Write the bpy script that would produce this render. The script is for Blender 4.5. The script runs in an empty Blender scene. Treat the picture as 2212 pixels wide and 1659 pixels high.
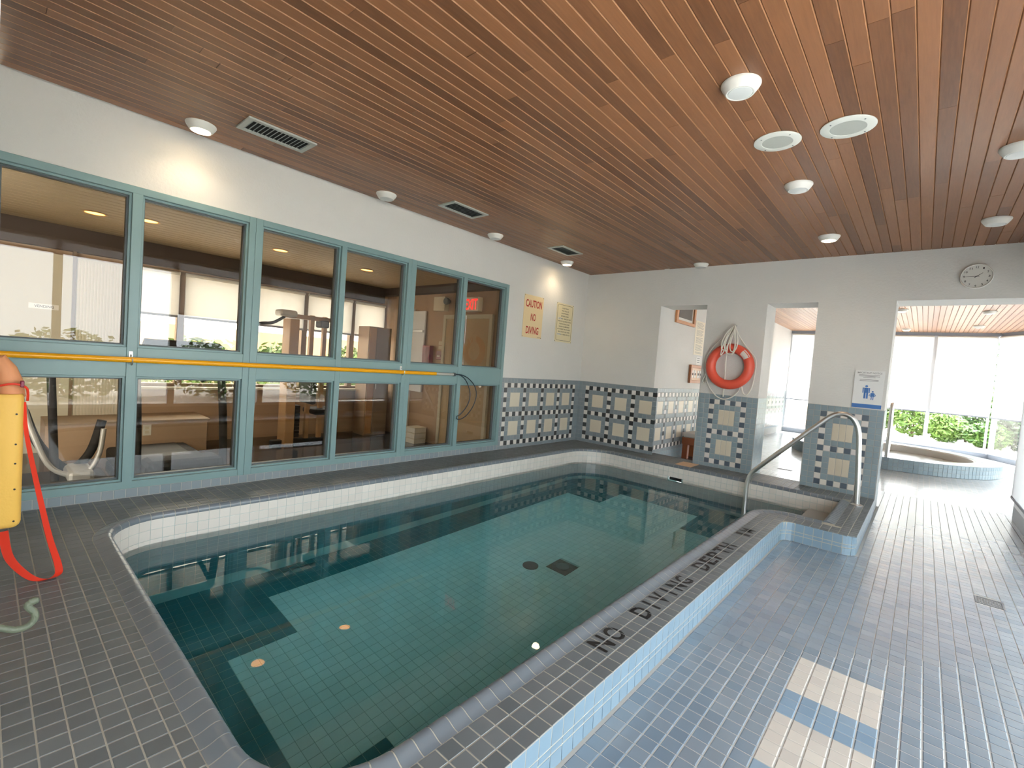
import bpy, bmesh, math, random
from mathutils import Matrix, Vector
random.seed(7)
S = bpy.context.scene
COL = S.collection

# ------------------------------------------------------------------ camera
CAM = Vector((4.3311, -6.6455, 1.2124))
YAW, PITCH, ROLL, FPX = 0.720563, -0.045746, -0.0773955, 1012.45
IW, IH = 2212, 1659
R3 = Matrix.Rotation(YAW, 3, 'Z') @ Matrix.Rotation(PITCH, 3, 'X') @ Matrix.Rotation(ROLL, 3, 'Y')
cx_, cf_, cu_ = R3.col[0].copy(), R3.col[1].copy(), R3.col[2].copy()
cd = bpy.data.cameras.new('camera'); cam = bpy.data.objects.new('camera', cd); COL.objects.link(cam)
M = Matrix.Identity(4)
for i in range(3):
    M[i][0], M[i][1], M[i][2], M[i][3] = cx_[i], cu_[i], -cf_[i], CAM[i]
cam.matrix_world = M
cd.sensor_fit = 'HORIZONTAL'; cd.sensor_width = 36.0; cd.lens = FPX / IW * 36.0
cd.clip_start = 0.02; cd.clip_end = 200
S.camera = cam

def px(p):
    d = Vector(p) - CAM
    z = d.dot(cf_)
    if z < 0.05: return None
    return (IW/2 + FPX*d.dot(cx_)/z, IH/2 - FPX*d.dot(cu_)/z)

# ------------------------------------------------------------------ world, exposure
W = bpy.data.worlds.new('World'); S.world = W; W.use_nodes = True
nt = W.node_tree; nt.nodes.clear()
bg = nt.nodes.new('ShaderNodeBackground'); wo = nt.nodes.new('ShaderNodeOutputWorld')
bg.inputs['Color'].default_value = (0.90, 0.96, 1.0, 1); bg.inputs['Strength'].default_value = 5.0
nt.links.new(bg.outputs[0], wo.inputs[0])
sd = bpy.data.lights.new('sun', 'SUN'); sd.energy = 14.0; sd.angle = math.radians(1.5); sd.color = (1, .97, .92)
sun = bpy.data.objects.new('sun', sd); COL.objects.link(sun); sun.location = (3, 20, 20)
sun.rotation_euler = (math.radians(-34), math.radians(4), 0)      # high sun beyond the spa windows
S.view_settings.view_transform = 'Standard'; S.view_settings.look = 'None'
S.view_settings.gamma = 1.0; S.view_settings.use_curve_mapping = False
S.view_settings.exposure = 1.14
S.cycles.max_bounces = 9; S.cycles.diffuse_bounces = 3; S.cycles.glossy_bounces = 3
S.cycles.transmission_bounces = 8; S.cycles.transparent_max_bounces = 12
S.cycles.caustics_refractive = True; S.cycles.caustics_reflective = True
S.cycles.sample_clamp_indirect = 6.0
S.cycles.use_denoising = True; S.cycles.use_light_tree = False
S.cycles.use_adaptive_sampling = True; S.cycles.adaptive_threshold = 0.06

# ------------------------------------------------------------------ materials
def lin(c):
    return tuple(((v/255)/12.92 if v/255 <= 0.04045 else ((v/255+0.055)/1.055)**2.4) for v in c)
MATS = {}
def _new(name):
    m = bpy.data.materials.new(name); m.use_nodes = True
    n = m.node_tree; b = n.nodes['Principled BSDF']; MATS[name] = m
    return m, n, b
def mat(name, rgb, rough=0.5, metal=0.0, bump=0.0, bscale=60, var=0.0, spec=None, emit=None, estr=0, coat=0):
    if name in MATS: return MATS[name]
    m, n, b = _new(name); L = n.links
    b.inputs['Base Color'].default_value = (*lin(rgb), 1)
    b.inputs['Roughness'].default_value = rough; b.inputs['Metallic'].default_value = metal
    if spec is not None: b.inputs['Specular IOR Level'].default_value = spec
    if coat: b.inputs['Coat Weight'].default_value = coat
    if emit:
        b.inputs['Emission Color'].default_value = (*lin(emit), 1); b.inputs['Emission Strength'].default_value = estr; m.cycles.emission_sampling = 'NONE'
    if bump or var:
        tc = n.nodes.new('ShaderNodeNewGeometry'); no = n.nodes.new('ShaderNodeTexNoise')
        no.inputs['Scale'].default_value = bscale; no.inputs['Detail'].default_value = 4
        L.new(tc.outputs['Position'], no.inputs['Vector'])
        if bump:
            bp = n.nodes.new('ShaderNodeBump'); bp.inputs['Strength'].default_value = bump; bp.inputs['Distance'].default_value = 0.01
            L.new(no.outputs['Fac'], bp.inputs['Height']); L.new(bp.outputs[0], b.inputs['Normal'])
        if var:
            hs = n.nodes.new('ShaderNodeHueSaturation'); hs.inputs['Color'].default_value = (*lin(rgb), 1)
            n2 = n.nodes.new('ShaderNodeTexNoise'); n2.inputs['Scale'].default_value = 3; n2.inputs['Detail'].default_value = 3
            L.new(tc.outputs['Position'], n2.inputs['Vector'])
            mr = n.nodes.new('ShaderNodeMapRange'); mr.inputs['To Min'].default_value = 1-var; mr.inputs['To Max'].default_value = 1+var
            L.new(n2.outputs['Fac'], mr.inputs['Value']); L.new(mr.outputs[0], hs.inputs['Value']); L.new(hs.outputs[0], b.inputs['Base Color'])
    return m
def tmat(name, rgb, rgb2=None, rough=0.35, var=0.10, dirt=0.0, coat=0.0):
    """glazed tile: colour drawn per tile between two tones"""
    if name in MATS: return MATS[name]
    m, n, b = _new(name); L = n.links
    oi = n.nodes.new('ShaderNodeObjectInfo'); ge = n.nodes.new('ShaderNodeNewGeometry')
    ad = n.nodes.new('ShaderNodeMath'); ad.operation = 'ADD'; fr = n.nodes.new('ShaderNodeMath'); fr.operation = 'FRACT'
    L.new(oi.outputs['Random'], ad.inputs[0]); L.new(ge.outputs['Random Per Island'], ad.inputs[1]); L.new(ad.outputs[0], fr.inputs[0])
    mx = n.nodes.new('ShaderNodeMix'); mx.data_type = 'RGBA'
    mx.inputs['A'].default_value = (*lin(rgb), 1); mx.inputs['B'].default_value = (*lin(rgb2 or rgb), 1)
    L.new(fr.outputs[0], mx.inputs['Factor'])
    hs = n.nodes.new('ShaderNodeHueSaturation'); mr = n.nodes.new('ShaderNodeMapRange')
    mu = n.nodes.new('ShaderNodeMath'); mu.operation = 'MULTIPLY'; mu.inputs[1].default_value = 7.31
    f2 = n.nodes.new('ShaderNodeMath'); f2.operation = 'FRACT'
    L.new(fr.outputs[0], mu.inputs[0]); L.new(mu.outputs[0], f2.inputs[0]); L.new(f2.outputs[0], mr.inputs['Value'])
    mr.inputs['To Min'].default_value = 1-var; mr.inputs['To Max'].default_value = 1+var
    L.new(mr.outputs[0], hs.inputs['Value']); L.new(mx.outputs['Result'], hs.inputs['Color'])
    out = hs.outputs[0]
    if dirt:
        no = n.nodes.new('ShaderNodeTexNoise'); no.inputs['Scale'].default_value = 2.2; no.inputs['Detail'].default_value = 5
        L.new(ge.outputs['Position'], no.inputs['Vector'])
        cr = n.nodes.new('ShaderNodeMapRange'); cr.inputs['From Min'].default_value = .35; cr.inputs['From Max'].default_value = .7
        cr.inputs['To Min'].default_value = 1-dirt; cr.inputs['To Max'].default_value = 1.0
        L.new(no.outputs['Fac'], cr.inputs['Value'])
        h2 = n.nodes.new('ShaderNodeHueSaturation'); L.new(out, h2.inputs['Color']); L.new(cr.outputs[0], h2.inputs['Value']); out = h2.outputs[0]
    L.new(out, b.inputs['Base Color'])
    b.inputs['Roughness'].default_value = rough; b.inputs['IOR'].default_value = 1.58
    if coat: b.inputs['Coat Weight'].default_value = coat; b.inputs['Coat Roughness'].default_value = .24
    return m
def wood(name, c1, c2, rough=0.35, axis=1, scale=14):
    if name in MATS: return MATS[name]
    m, n, b = _new(name); L = n.links
    oi = n.nodes.new('ShaderNodeObjectInfo'); ge = n.nodes.new('ShaderNodeNewGeometry')
    ad = n.nodes.new('ShaderNodeMath'); ad.operation = 'ADD'; fr = n.nodes.new('ShaderNodeMath'); fr.operation = 'FRACT'
    L.new(oi.outputs['Random'], ad.inputs[0]); L.new(ge.outputs['Random Per Island'], ad.inputs[1]); L.new(ad.outputs[0], fr.inputs[0])
    mp = n.nodes.new('ShaderNodeMapping'); sc = [6, 6, 6]; sc[axis] = 0.45; mp.inputs['Scale'].default_value = sc
    L.new(ge.outputs['Position'], mp.inputs['Vector'])
    cb = n.nodes.new('ShaderNodeVectorMath'); cb.operation = 'ADD'
    cmb = n.nodes.new('ShaderNodeCombineXYZ'); mm = n.nodes.new('ShaderNodeMath'); mm.operation = 'MULTIPLY'; mm.inputs[1].default_value = 37
    L.new(fr.outputs[0], mm.inputs[0]); L.new(mm.outputs[0], cmb.inputs[2]); L.new(mp.outputs[0], cb.inputs[0]); L.new(cmb.outputs[0], cb.inputs[1])
    no = n.nodes.new('ShaderNodeTexNoise'); no.inputs['Scale'].default_value = scale; no.inputs['Detail'].default_value = 5; no.inputs['Roughness'].default_value = .6
    L.new(cb.outputs[0], no.inputs['Vector'])
    mx = n.nodes.new('ShaderNodeMix'); mx.data_type = 'RGBA'
    mx.inputs['A'].default_value = (*lin(c1), 1); mx.inputs['B'].default_value = (*lin(c2), 1)
    a2 = n.nodes.new('ShaderNodeMath'); a2.operation = 'MULTIPLY_ADD'; a2.inputs[1].default_value = 0.55
    m3 = n.nodes.new('ShaderNodeMath'); m3.operation = 'MULTIPLY'; m3.inputs[1].default_value = 0.62
    L.new(fr.outputs[0], m3.inputs[0]); L.new(no.outputs['Fac'], a2.inputs[0]); L.new(m3.outputs[0], a2.inputs[2])
    L.new(a2.outputs[0], mx.inputs['Factor']); L.new(mx.outputs['Result'], b.inputs['Base Color'])
    b.inputs['Roughness'].default_value = rough; b.inputs['IOR'].default_value = 1.6
    bp = n.nodes.new('ShaderNodeBump'); bp.inputs['Strength'].default_value = .08; bp.inputs['Distance'].default_value = .004
    L.new(no.outputs['Fac'], bp.inputs['Height']); L.new(bp.outputs[0], b.inputs['Normal'])
    return m
def glass(name, tint=(0.93, 0.97, 0.95), refl=1.5, extra=0.0):
    if name in MATS: return MATS[name]
    m = bpy.data.materials.new(name); m.use_nodes = True; MATS[name] = m; n = m.node_tree; n.nodes.clear(); L = n.links
    o = n.nodes.new('ShaderNodeOutputMaterial'); t = n.nodes.new('ShaderNodeBsdfTransparent'); t.inputs[0].default_value = (*tint, 1)
    g = n.nodes.new('ShaderNodeBsdfGlossy'); g.inputs['Roughness'].default_value = 0.0; g.inputs['Color'].default_value = (1, 1, 1, 1)
    f = n.nodes.new('ShaderNodeFresnel'); f.inputs['IOR'].default_value = refl
    x = n.nodes.new('ShaderNodeMixShader')
    ge = n.nodes.new('ShaderNodeNewGeometry'); iv = n.nodes.new('ShaderNodeMath'); iv.operation = 'SUBTRACT'; iv.inputs[0].default_value = 1.0
    L.new(ge.outputs['Backfacing'], iv.inputs[1])                    # only the outer faces of the thin pane mirror
    mu = n.nodes.new('ShaderNodeMath'); mu.operation = 'MULTIPLY'; L.new(f.outputs[0], mu.inputs[0]); L.new(iv.outputs[0], mu.inputs[1]); L.new(mu.outputs[0], x.inputs[0])
    L.new(t.outputs[0], x.inputs[1]); L.new(g.outputs[0], x.inputs[2]); L.new(x.outputs[0], o.inputs[0])
    return m
def blindmat():
    m = bpy.data.materials.new('blind_fabric'); m.use_nodes = True; n = m.node_tree; n.nodes.clear(); L = n.links
    o = n.nodes.new('ShaderNodeOutputMaterial')
    tl = n.nodes.new('ShaderNodeBsdfTranslucent'); tl.inputs[0].default_value = (.62, .62, .62, 1)
    df = n.nodes.new('ShaderNodeBsdfDiffuse'); df.inputs[0].default_value = (.8, .8, .79, 1)
    tr = n.nodes.new('ShaderNodeBsdfTransparent'); tr.inputs[0].default_value = (1, 1, 1, 1)
    a = n.nodes.new('ShaderNodeMixShader'); a.inputs[0].default_value = .22; b = n.nodes.new('ShaderNodeMixShader'); b.inputs[0].default_value = .06
    L.new(tl.outputs[0], a.inputs[1]); L.new(df.outputs[0], a.inputs[2]); L.new(a.outputs[0], b.inputs[1]); L.new(tr.outputs[0], b.inputs[2]); L.new(b.outputs[0], o.inputs[0])
    return m
def watermat():
    m = bpy.data.materials.new('pool_water'); m.use_nodes = True; n = m.node_tree; n.nodes.clear(); L = n.links
    o = n.nodes.new('ShaderNodeOutputMaterial'); g = n.nodes.new('ShaderNodeBsdfGlass')
    g.inputs['IOR'].default_value = 1.333; g.inputs['Roughness'].default_value = 0.0; g.inputs['Color'].default_value = (1, 1, 1, 1)
    va = n.nodes.new('ShaderNodeVolumeAbsorption'); va.inputs['Color'].default_value = (0.14, 0.95, 1.0, 1); va.inputs['Density'].default_value = 0.42
    ge = n.nodes.new('ShaderNodeNewGeometry'); no = n.nodes.new('ShaderNodeTexNoise'); no.inputs['Scale'].default_value = 5; no.inputs['Detail'].default_value = 2
    L.new(ge.outputs['Position'], no.inputs['Vector'])
    bp = n.nodes.new('ShaderNodeBump'); bp.inputs['Strength'].default_value = .012; bp.inputs['Distance'].default_value = .02
    L.new(no.outputs['Fac'], bp.inputs['Height']); L.new(bp.outputs[0], g.inputs['Normal'])
    L.new(g.outputs[0], o.inputs['Surface']); L.new(va.outputs[0], o.inputs['Volume'])
    return m
def gridmat(name, rgb, grout, pitch_x, pitch_y, ox, oy, rough=.3):
    m, n, b = _new(name); L = n.links
    ge = n.nodes.new('ShaderNodeNewGeometry'); mp = n.nodes.new('ShaderNodeMapping'); mp.inputs['Location'].default_value = (-ox, -oy, 0)
    br = n.nodes.new('ShaderNodeTexBrick'); br.offset = 0; br.inputs['Scale'].default_value = 1
    br.inputs['Color1'].default_value = (*lin(rgb), 1); br.inputs['Color2'].default_value = (*[v*.85 for v in lin(rgb)], 1); br.inputs['Mortar'].default_value = (*lin(grout), 1)
    br.inputs['Mortar Size'].default_value = .003; br.inputs['Brick Width'].default_value = pitch_x; br.inputs['Row Height'].default_value = pitch_y
    L.new(ge.outputs['Position'], mp.inputs['Vector']); L.new(mp.outputs[0], br.inputs['Vector']); L.new(br.outputs['Color'], b.inputs['Base Color'])
    b.inputs['Roughness'].default_value = rough
    return m

WHITE = mat('white_paint', (214, 212, 207), .6, bump=.25, bscale=45, var=.03)
CREAM = mat('gym_beige_paint', (178, 150, 122), .6, var=.03)
GYMW = mat('gym_white_paint', (205, 200, 182), .6, var=.02)
TEAL = mat('teal_paint', (122, 150, 150), .38, var=.05)
DKGREY = mat('dark_grey_bead', (84, 92, 94), .5)
BOARD = wood('cedar_board', (74, 43, 25), (150, 101, 66), rough=.40)
GROOVE = mat('cedar_groove', (158, 112, 76), .55)  # lighter than the board: side light on the chamfers put into the colour
BOARDS = wood('cedar_board_lit', (150, 104, 74), (188, 146, 112), rough=.4)  # same cedar as over the pool, paled to carry the spa daylight
GROUT = mat('grout', (164, 164, 161), .9)
GROUTD = mat('grout_deck', (168, 164, 152), .9)
T_DECK = tmat('deck_tile_glaze', (92, 99, 103), (103, 109, 113), rough=.42, var=.07)
T_CURB = tmat('curb_tile_glaze', (118, 140, 155), (114, 137, 153), rough=.3, var=.04)
T_FLOOR = tmat('floor_tile_glaze', (110, 129, 146), (124, 137, 149), rough=.27, var=.06, dirt=.10, coat=.7)
T_FLIGHT = tmat('floor_tile_light', (176, 172, 166), (186, 182, 174), rough=.36, var=.03)
T_FBLUE = tmat('floor_tile_blue', (108, 134, 156), (120, 142, 160), rough=.33, var=.04)
T_COPE = tmat('coping_tile_glaze', (104, 113, 122), (110, 118, 126), rough=.3, var=.03)
T_WHITE = tmat('white_tile_glaze', (222, 216, 208), (214, 208, 200), rough=.3, var=.03)
T_PLAIN = tmat('wall_tile_grey_blue', (126, 140, 146), (134, 142, 146), rough=.3, var=.05)
T_PBLUE = tmat('wall_tile_blue', (132, 151, 160), (138, 154, 160), rough=.3, var=.04)
T_DARK = tmat('wall_tile_charcoal', (52, 56, 58), (60, 62, 62), rough=.3, var=.08)
T_SLATE = tmat('wall_tile_slate', (74, 88, 102), (84, 96, 108), rough=.3, var=.06)
T_WALLW = tmat('wall_tile_white', (218, 212, 208), (224, 218, 206), rough=.3, var=.02)
T_BEIGE = tmat('wall_tile_beige', (214, 203, 182), (210, 199, 178), rough=.32, var=.02)
T_PLIGHT = tmat('pool_tile_pale', (236, 243, 244), (228, 238, 240), rough=.4, var=.03)
T_PDARK = tmat('pool_tile_dark_teal', (62, 122, 132), (68, 128, 138), rough=.4, var=.05)
PGROUT = mat('pool_grout', (168, 188, 186), .9)
STEEL = mat('brushed_steel', (218, 218, 216), .34, 1.0)
ALU = mat('aluminium', (222, 225, 230), .35, .0)
PLASTIC = mat('white_plastic', (226, 224, 216), .4)
LENS = mat('lamp_lens_off', (214, 216, 212), .3)
LENSON = mat('lamp_lens_lit', (255, 240, 215), .4, emit=(255, 226, 178), estr=16)
GYMLAMP = mat('gym_lamp_lit', (255, 200, 120), .4, emit=(255, 178, 84), estr=7)
BLACK = mat('black_paint', (26, 26, 27), .5)
GLASS = glass('window_glass', (.79, .73, .64), 1.55)
CLEAR = glass('clear_glass', (.97, .98, .98), 1.45)
BLIND = blindmat()
RED = mat('red_letter', (172, 22, 20), .5)
SIGNB = mat('sign_cream', (226, 204, 160), .45)

# ------------------------------------------------------------------ object helpers
def tag(o, label=None, cat=None, group=None, kind=None):
    if label: o['label'] = label
    if cat: o['category'] = cat
    if group: o['group'] = group
    if kind: o['kind'] = kind
    return o
def link(o, parent=None):
    COL.objects.link(o)
    if parent is not None:
        o.parent = parent
        o.matrix_parent_inverse = Matrix.Translation(-Vector(parent.location)) if getattr(parent, 'type', '') == 'EMPTY' and not parent.get('_rot') else Matrix.Identity(4)
    return o
def thing(name, label, cat, loc=(0, 0, 0), group=None):
    o = bpy.data.objects.new(name, None); o.location = loc; o.empty_display_size = .05
    COL.objects.link(o); tag(o, label, cat, group); return o
def copy_tree(o, loc, label=None, parent=None):
    c = o.copy(); COL.objects.link(c); inv = o.matrix_parent_inverse.copy(); c.parent = parent; c.matrix_parent_inverse = inv
    if parent is None: c.location = loc
    if label: c['label'] = label
    for ch in o.children: copy_tree(ch, None, None, c)
    return c
class MB:
    def __init__(s): s.v = []; s.f = []; s.m = []
    def add(s, vs, fs, mi=0):
        b = len(s.v); s.v += [tuple(p) for p in vs]
        for f in fs: s.f.append([b+i for i in f]); s.m.append(mi)
        return s
    def box(s, x0, x1, y0, y1, z0, z1, mi=0):
        x0, x1 = min(x0, x1), max(x0, x1); y0, y1 = min(y0, y1), max(y0, y1); z0, z1 = min(z0, z1), max(z0, z1)
        return s.add([(x0,y0,z0),(x1,y0,z0),(x1,y1,z0),(x0,y1,z0),(x0,y0,z1),(x1,y0,z1),(x1,y1,z1),(x0,y1,z1)],
            [(0,3,2,1),(4,5,6,7),(0,1,5,4),(1,2,6,5),(2,3,7,6),(3,0,4,7)], mi)
    def cbox(s, x0, x1, y0, y1, z0, z1, c=.004, mi=0):
        """box with chamfered edges"""
        bm = bmesh.new(); bmesh.ops.create_cube(bm, size=1)
        for v in bm.verts: v.co = Vector(((x0+x1)/2+v.co.x*(x1-x0), (y0+y1)/2+v.co.y*(y1-y0), (z0+z1)/2+v.co.z*(z1-z0)))
        bmesh.ops.bevel(bm, geom=list(bm.edges), offset=c, segments=2, affect='EDGES', profile=.5)
        bm.verts.index_update(); s.add([v.co[:] for v in bm.verts], [[v.index for v in f.verts] for f in bm.faces], mi); bm.free(); return s
    def prism(s, poly, z0, z1, mi=0):
        n = len(poly); vs = [(x, y, z0) for x, y in poly] + [(x, y, z1) for x, y in poly]
        fs = [tuple(reversed(range(n))), tuple(range(n, 2*n))] + [(i, (i+1) % n, n+(i+1) % n, n+i) for i in range(n)]
        return s.add(vs, fs, mi)
    def lathe(s, prof, c=(0, 0, 0), axis='z', n=32, mi=0, caps=True):
        """prof = [(r, h)...]"""
        vs = []; fs = []
        for r, h in prof:
            for k in range(n):
                a = 2*math.pi*k/n; u, w = r*math.cos(a), r*math.sin(a)
                p = {'z': (u, w, h), 'x': (h, u, w), 'y': (w, h, u)}[axis]
                vs.append((c[0]+p[0], c[1]+p[1], c[2]+p[2]))
        for i in range(len(prof)-1):
            for k in range(n):
                fs.append((i*n+k, i*n+(k+1) % n, (i+1)*n+(k+1) % n, (i+1)*n+k))
        if caps: fs.append(tuple(reversed(range(n)))); fs.append(tuple(range((len(prof)-1)*n, len(prof)*n)))
        return s.add(vs, fs, mi)
    def tube(s, pts, r, n=10, mi=0, closed=False, rs=None):
        pts = [Vector(p) for p in pts]; N = len(pts); vs = []; fs = []
        up = None
        for i, p in enumerate(pts):
            if closed: t = (pts[(i+1) % N]-pts[i-1])
            else: t = pts[min(i+1, N-1)]-pts[max(i-1, 0)]
            t.normalize()
            if up is None:
                up = Vector((0, 0, 1)) if abs(t.z) < .9 else Vector((1, 0, 0))
            a = up - t*up.dot(t)
            if a.length < 1e-5: a = t.orthogonal()
            a.normalize(); b = t.cross(a); up = a
            rr = rs[i] if rs else r
            for k in range(n):
                g = 2*math.pi*k/n; vs.append(p + a*math.cos(g)*rr + b*math.sin(g)*rr)
        for i in range(N if closed else N-1):
            j = (i+1) % N
            for k in range(n): fs.append((i*n+k, i*n+(k+1) % n, j*n+(k+1) % n, j*n+k))
        if not closed: fs.append(tuple(reversed(range(n)))); fs.append(tuple(range((N-1)*n, N*n)))
        return s.add(vs, fs, mi)
    def torus(s, c, R, r, axis='y', n=48, k=14, mi=0):
        pts = []
        for i in range(n):
            a = 2*math.pi*i/n; u, w = R*math.cos(a), R*math.sin(a)
            pts.append({'y': (c[0]+u, c[1], c[2]+w), 'x': (c[0], c[1]+u, c[2]+w), 'z': (c[0]+u, c[1]+w, c[2])}[axis])
        vs = []; fs = []
        for i in range(n):
            a = 2*math.pi*i/n; d = {'y': Vector((math.cos(a), 0, math.sin(a))), 'x': Vector((0, math.cos(a), math.sin(a))), 'z': Vector((math.cos(a), math.sin(a), 0))}[axis]
            e = {'y': Vector((0, 1, 0)), 'x': Vector((1, 0, 0)), 'z': Vector((0, 0, 1))}[axis]
            for j in range(k):
                g = 2*math.pi*j/k; vs.append(Vector(pts[i]) + d*math.cos(g)*r + e*math.sin(g)*r)
        for i in range(n):
            for j in range(k): fs.append((i*k+j, i*k+(j+1) % k, ((i+1) % n)*k+(j+1) % k, ((i+1) % n)*k+j))
        return s.add(vs, fs, mi)
    def mesh(s, name, mats, smooth=False):
        me = bpy.data.meshes.new(name); me.from_pydata(s.v, [], s.f)
        for m in (mats if isinstance(mats, (list, tuple)) else [mats]): me.materials.append(m)
        me.polygons.foreach_set('material_index', s.m)
        if smooth: me.polygons.foreach_set('use_smooth', [True]*len(s.f))
        bm = bmesh.new(); bm.from_mesh(me); bmesh.ops.recalc_face_normals(bm, faces=bm.faces); bm.to_mesh(me); bm.free()
        if smooth: me.set_sharp_from_angle(angle=math.radians(38))
        me.update(); return me
    def build(s, name, mats, parent=None, smooth=False, **kw):
        o = bpy.data.objects.new(name, s.mesh(name, mats, smooth)); link(o, parent); tag(o, **kw); return o
def struct(name, mb, mats, label, cat, smooth=False): return mb.build(name, mats, None, smooth, label=label, cat=cat, kind='structure')
def bez(p0, p1, p2, p3, n=16):
    p0, p1, p2, p3 = map(Vector, (p0, p1, p2, p3)); out = []
    for i in range(n+1):
        t = i/n; out.append(p0*(1-t)**3 + p1*3*t*(1-t)**2 + p2*3*t*t*(1-t) + p3*t**3)
    return out
def spline(pts, n=8, closed=False):
    P = [Vector(p) for p in pts]; N = len(P); out = []
    for i in range(N if closed else N-1):
        a = P[(i-1) % N] if closed or i > 0 else P[0]; b = P[i]; c = P[(i+1) % N]; d = P[(i+2) % N] if closed or i+2 < N else P[-1]
        for k in range(n):
            t = k/n; out.append(.5*((2*b)+(c-a)*t+(2*a-5*b+4*c-d)*t*t+(3*b-a-3*c+d)*t**3))
    if not closed: out.append(P[-1])
    return out

# tiles ------------------------------------------------------------
TCACHE = {}
def tile_mesh(w, h, t, m, ch=.0035):
    k = (round(w, 4), round(h, 4), round(t, 4), m.name)
    if k in TCACHE: return TCACHE[k]
    b = MB(); a, c = w/2, h/2; ch = min(ch, a*.3, c*.3)
    vs = [(-a,-c,-t),(a,-c,-t),(a,c,-t),(-a,c,-t),(-a,-c,-ch*.5),(a,-c,-ch*.5),(a,c,-ch*.5),(-a,c,-ch*.5),(-a+ch,-c+ch,0),(a-ch,-c+ch,0),(a-ch,c-ch,0),(-a+ch,c-ch,0)]
    fs = [(0,1,5,4),(1,2,6,5),(2,3,7,6),(3,0,4,7),(4,5,9,8),(5,6,10,9),(6,7,11,10),(7,4,8,11),(8,9,10,11)]
    b.add(vs, fs); TCACHE[k] = b.mesh('tile', m); return TCACHE[k]
class Field:
    """collects tiles; builds the 300 largest in view as parts, the rest as one joined part"""
    def __init__(s, parent, name, limit=300): s.parent = parent; s.name = name; s.items = []; s.limit = limit
    def rect(s, c, u, v, w, h, m, t=.007):
        c, u, v = Vector(c), Vector(u), Vector(v); s.items.append(('r', c, u, v, w, h, m, t))
    def poly(s, verts, faces, m, ctr):          # free mesh tile
        s.items.append(('p', Vector(ctr), verts, faces, m))
    def size(s, it):
        if it[0] == 'r':
            _, c, u, v, w, h, m, t = it; n = u.cross(v)
            if n.dot(CAM-c) <= 0: return 0
            ps = [px(c+u*a*w/2+v*b*h/2) for a, b in ((-1,-1),(1,-1),(1,1),(-1,1))]
        else:
            ps = [px(it[2][i]) for i in it[3][0]]
        if any(p is None for p in ps): return 0
        if not any(-5 < p[0] < IW+5 and -5 < p[1] < IH+5 for p in ps): return 0
        a = 0
        for i in range(len(ps)): j = (i+1) % len(ps); a += ps[i][0]*ps[j][1]-ps[j][0]*ps[i][1]
        return abs(a)/2
    def build(s):
        sz = sorted(((s.size(it), i) for i, it in enumerate(s.items)), reverse=True)
        top = set(i for a, i in sz[:s.limit] if a > 25)
        rest = MB(); mats = []
        for i, it in enumerate(s.items):
            m = it[6] if it[0] == 'r' else it[4]
            if i in top:
                if it[0] == 'r':
                    _, c, u, v, w, h, m, t = it; n = u.cross(v)
                    o = bpy.data.objects.new(s.name, tile_mesh(w, h, t, m))
                    mt = Matrix.Identity(4)
                    for r in range(3): mt[r][0], mt[r][1], mt[r][2], mt[r][3] = u[r], v[r], n[r], c[r]
                    o.matrix_basis = mt; link(o, s.parent)
                else:
                    b = MB(); b.add(it[2], it[3]); b.build(s.name, m, s.parent)
            else:
                if m not in mats: mats.append(m)
                mi = mats.index(m)
                if it[0] == 'r':
                    _, c, u, v, w, h, m, t = it; n = u.cross(v)
                    q = [c+u*a*w/2+v*b*h/2 for a, b in ((-1,-1),(1,-1),(1,1),(-1,1))]; d = -n*t
                    rest.add(q+[p+d for p in q], [(0,1,2,3),(0,4,5,1),(1,5,6,2),(2,6,7,3),(3,7,4,0)], mi)
                else: rest.add(it[2], it[3], mi)
        if rest.v: rest.build(s.name+'_field', mats, s.parent, kind='stuff')
def clip(poly, n, d):
    """keep side n.p >= d"""
    out = []; N = len(poly)
    for i in range(N):
        a, b = poly[i], poly[(i+1) % N]; da, db = a[0]*n[0]+a[1]*n[1]-d, b[0]*n[0]+b[1]*n[1]-d
        if da >= 0: out.append(a)
        if (da >= 0) != (db >= 0):
            t = da/(da-db); out.append((a[0]+(b[0]-a[0])*t, a[1]+(b[1]-a[1])*t))
    return out
def flat_tile(F, poly, z, m, t=.007):
    A = 0
    for i in range(len(poly)): j = (i+1) % len(poly); A += poly[i][0]*poly[j][1]-poly[j][0]*poly[i][1]
    if abs(A)/2 < 1.2e-4: return
    if A < 0: poly = poly[::-1]
    n = len(poly); cx = sum(p[0] for p in poly)/n; cy = sum(p[1] for p in poly)/n; k = .95
    vs = [(cx+(x-cx)*k, cy+(y-cy)*k, z) for x, y in poly] + [(x, y, z-.0018) for x, y in poly] + [(x, y, z-t) for x, y in poly]
    fs = [tuple(range(n))] + [(i, n+i, n+(i+1) % n, (i+1) % n) for i in range(n)] + [(n+i, 2*n+i, 2*n+(i+1) % n, n+(i+1) % n) for i in range(n)]
    F.poly(vs, fs, m, (cx, cy, z))
# text ---------------------------------------------------------------
def text_geo(s, w, h, bold=0.0):
    cu = bpy.data.curves.new('t', 'FONT'); cu.body = s; cu.size = 1; cu.offset = bold; cu.resolution_u = 3; cu.fill_mode = 'FRONT' if hasattr(cu, 'fill_mode') else cu.fill_mode
    o = bpy.data.objects.new('t', cu); COL.objects.link(o)
    dg = bpy.context.evaluated_depsgraph_get(); dg.update()
    me = bpy.data.meshes.new_from_object(o.evaluated_get(dg))
    vs = [v.co.copy() for v in me.vertices]; fs = [tuple(p.vertices) for p in me.polygons]
    bpy.data.objects.remove(o); bpy.data.curves.remove(cu); bpy.data.meshes.remove(me)
    x0 = min(v.x for v in vs); x1 = max(v.x for v in vs); y0 = min(v.y for v in vs); y1 = max(v.y for v in vs)
    return [((v.x-x0)/(x1-x0)*w, (v.y-y0)/(y1-y0)*h) for v in vs], fs
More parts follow.
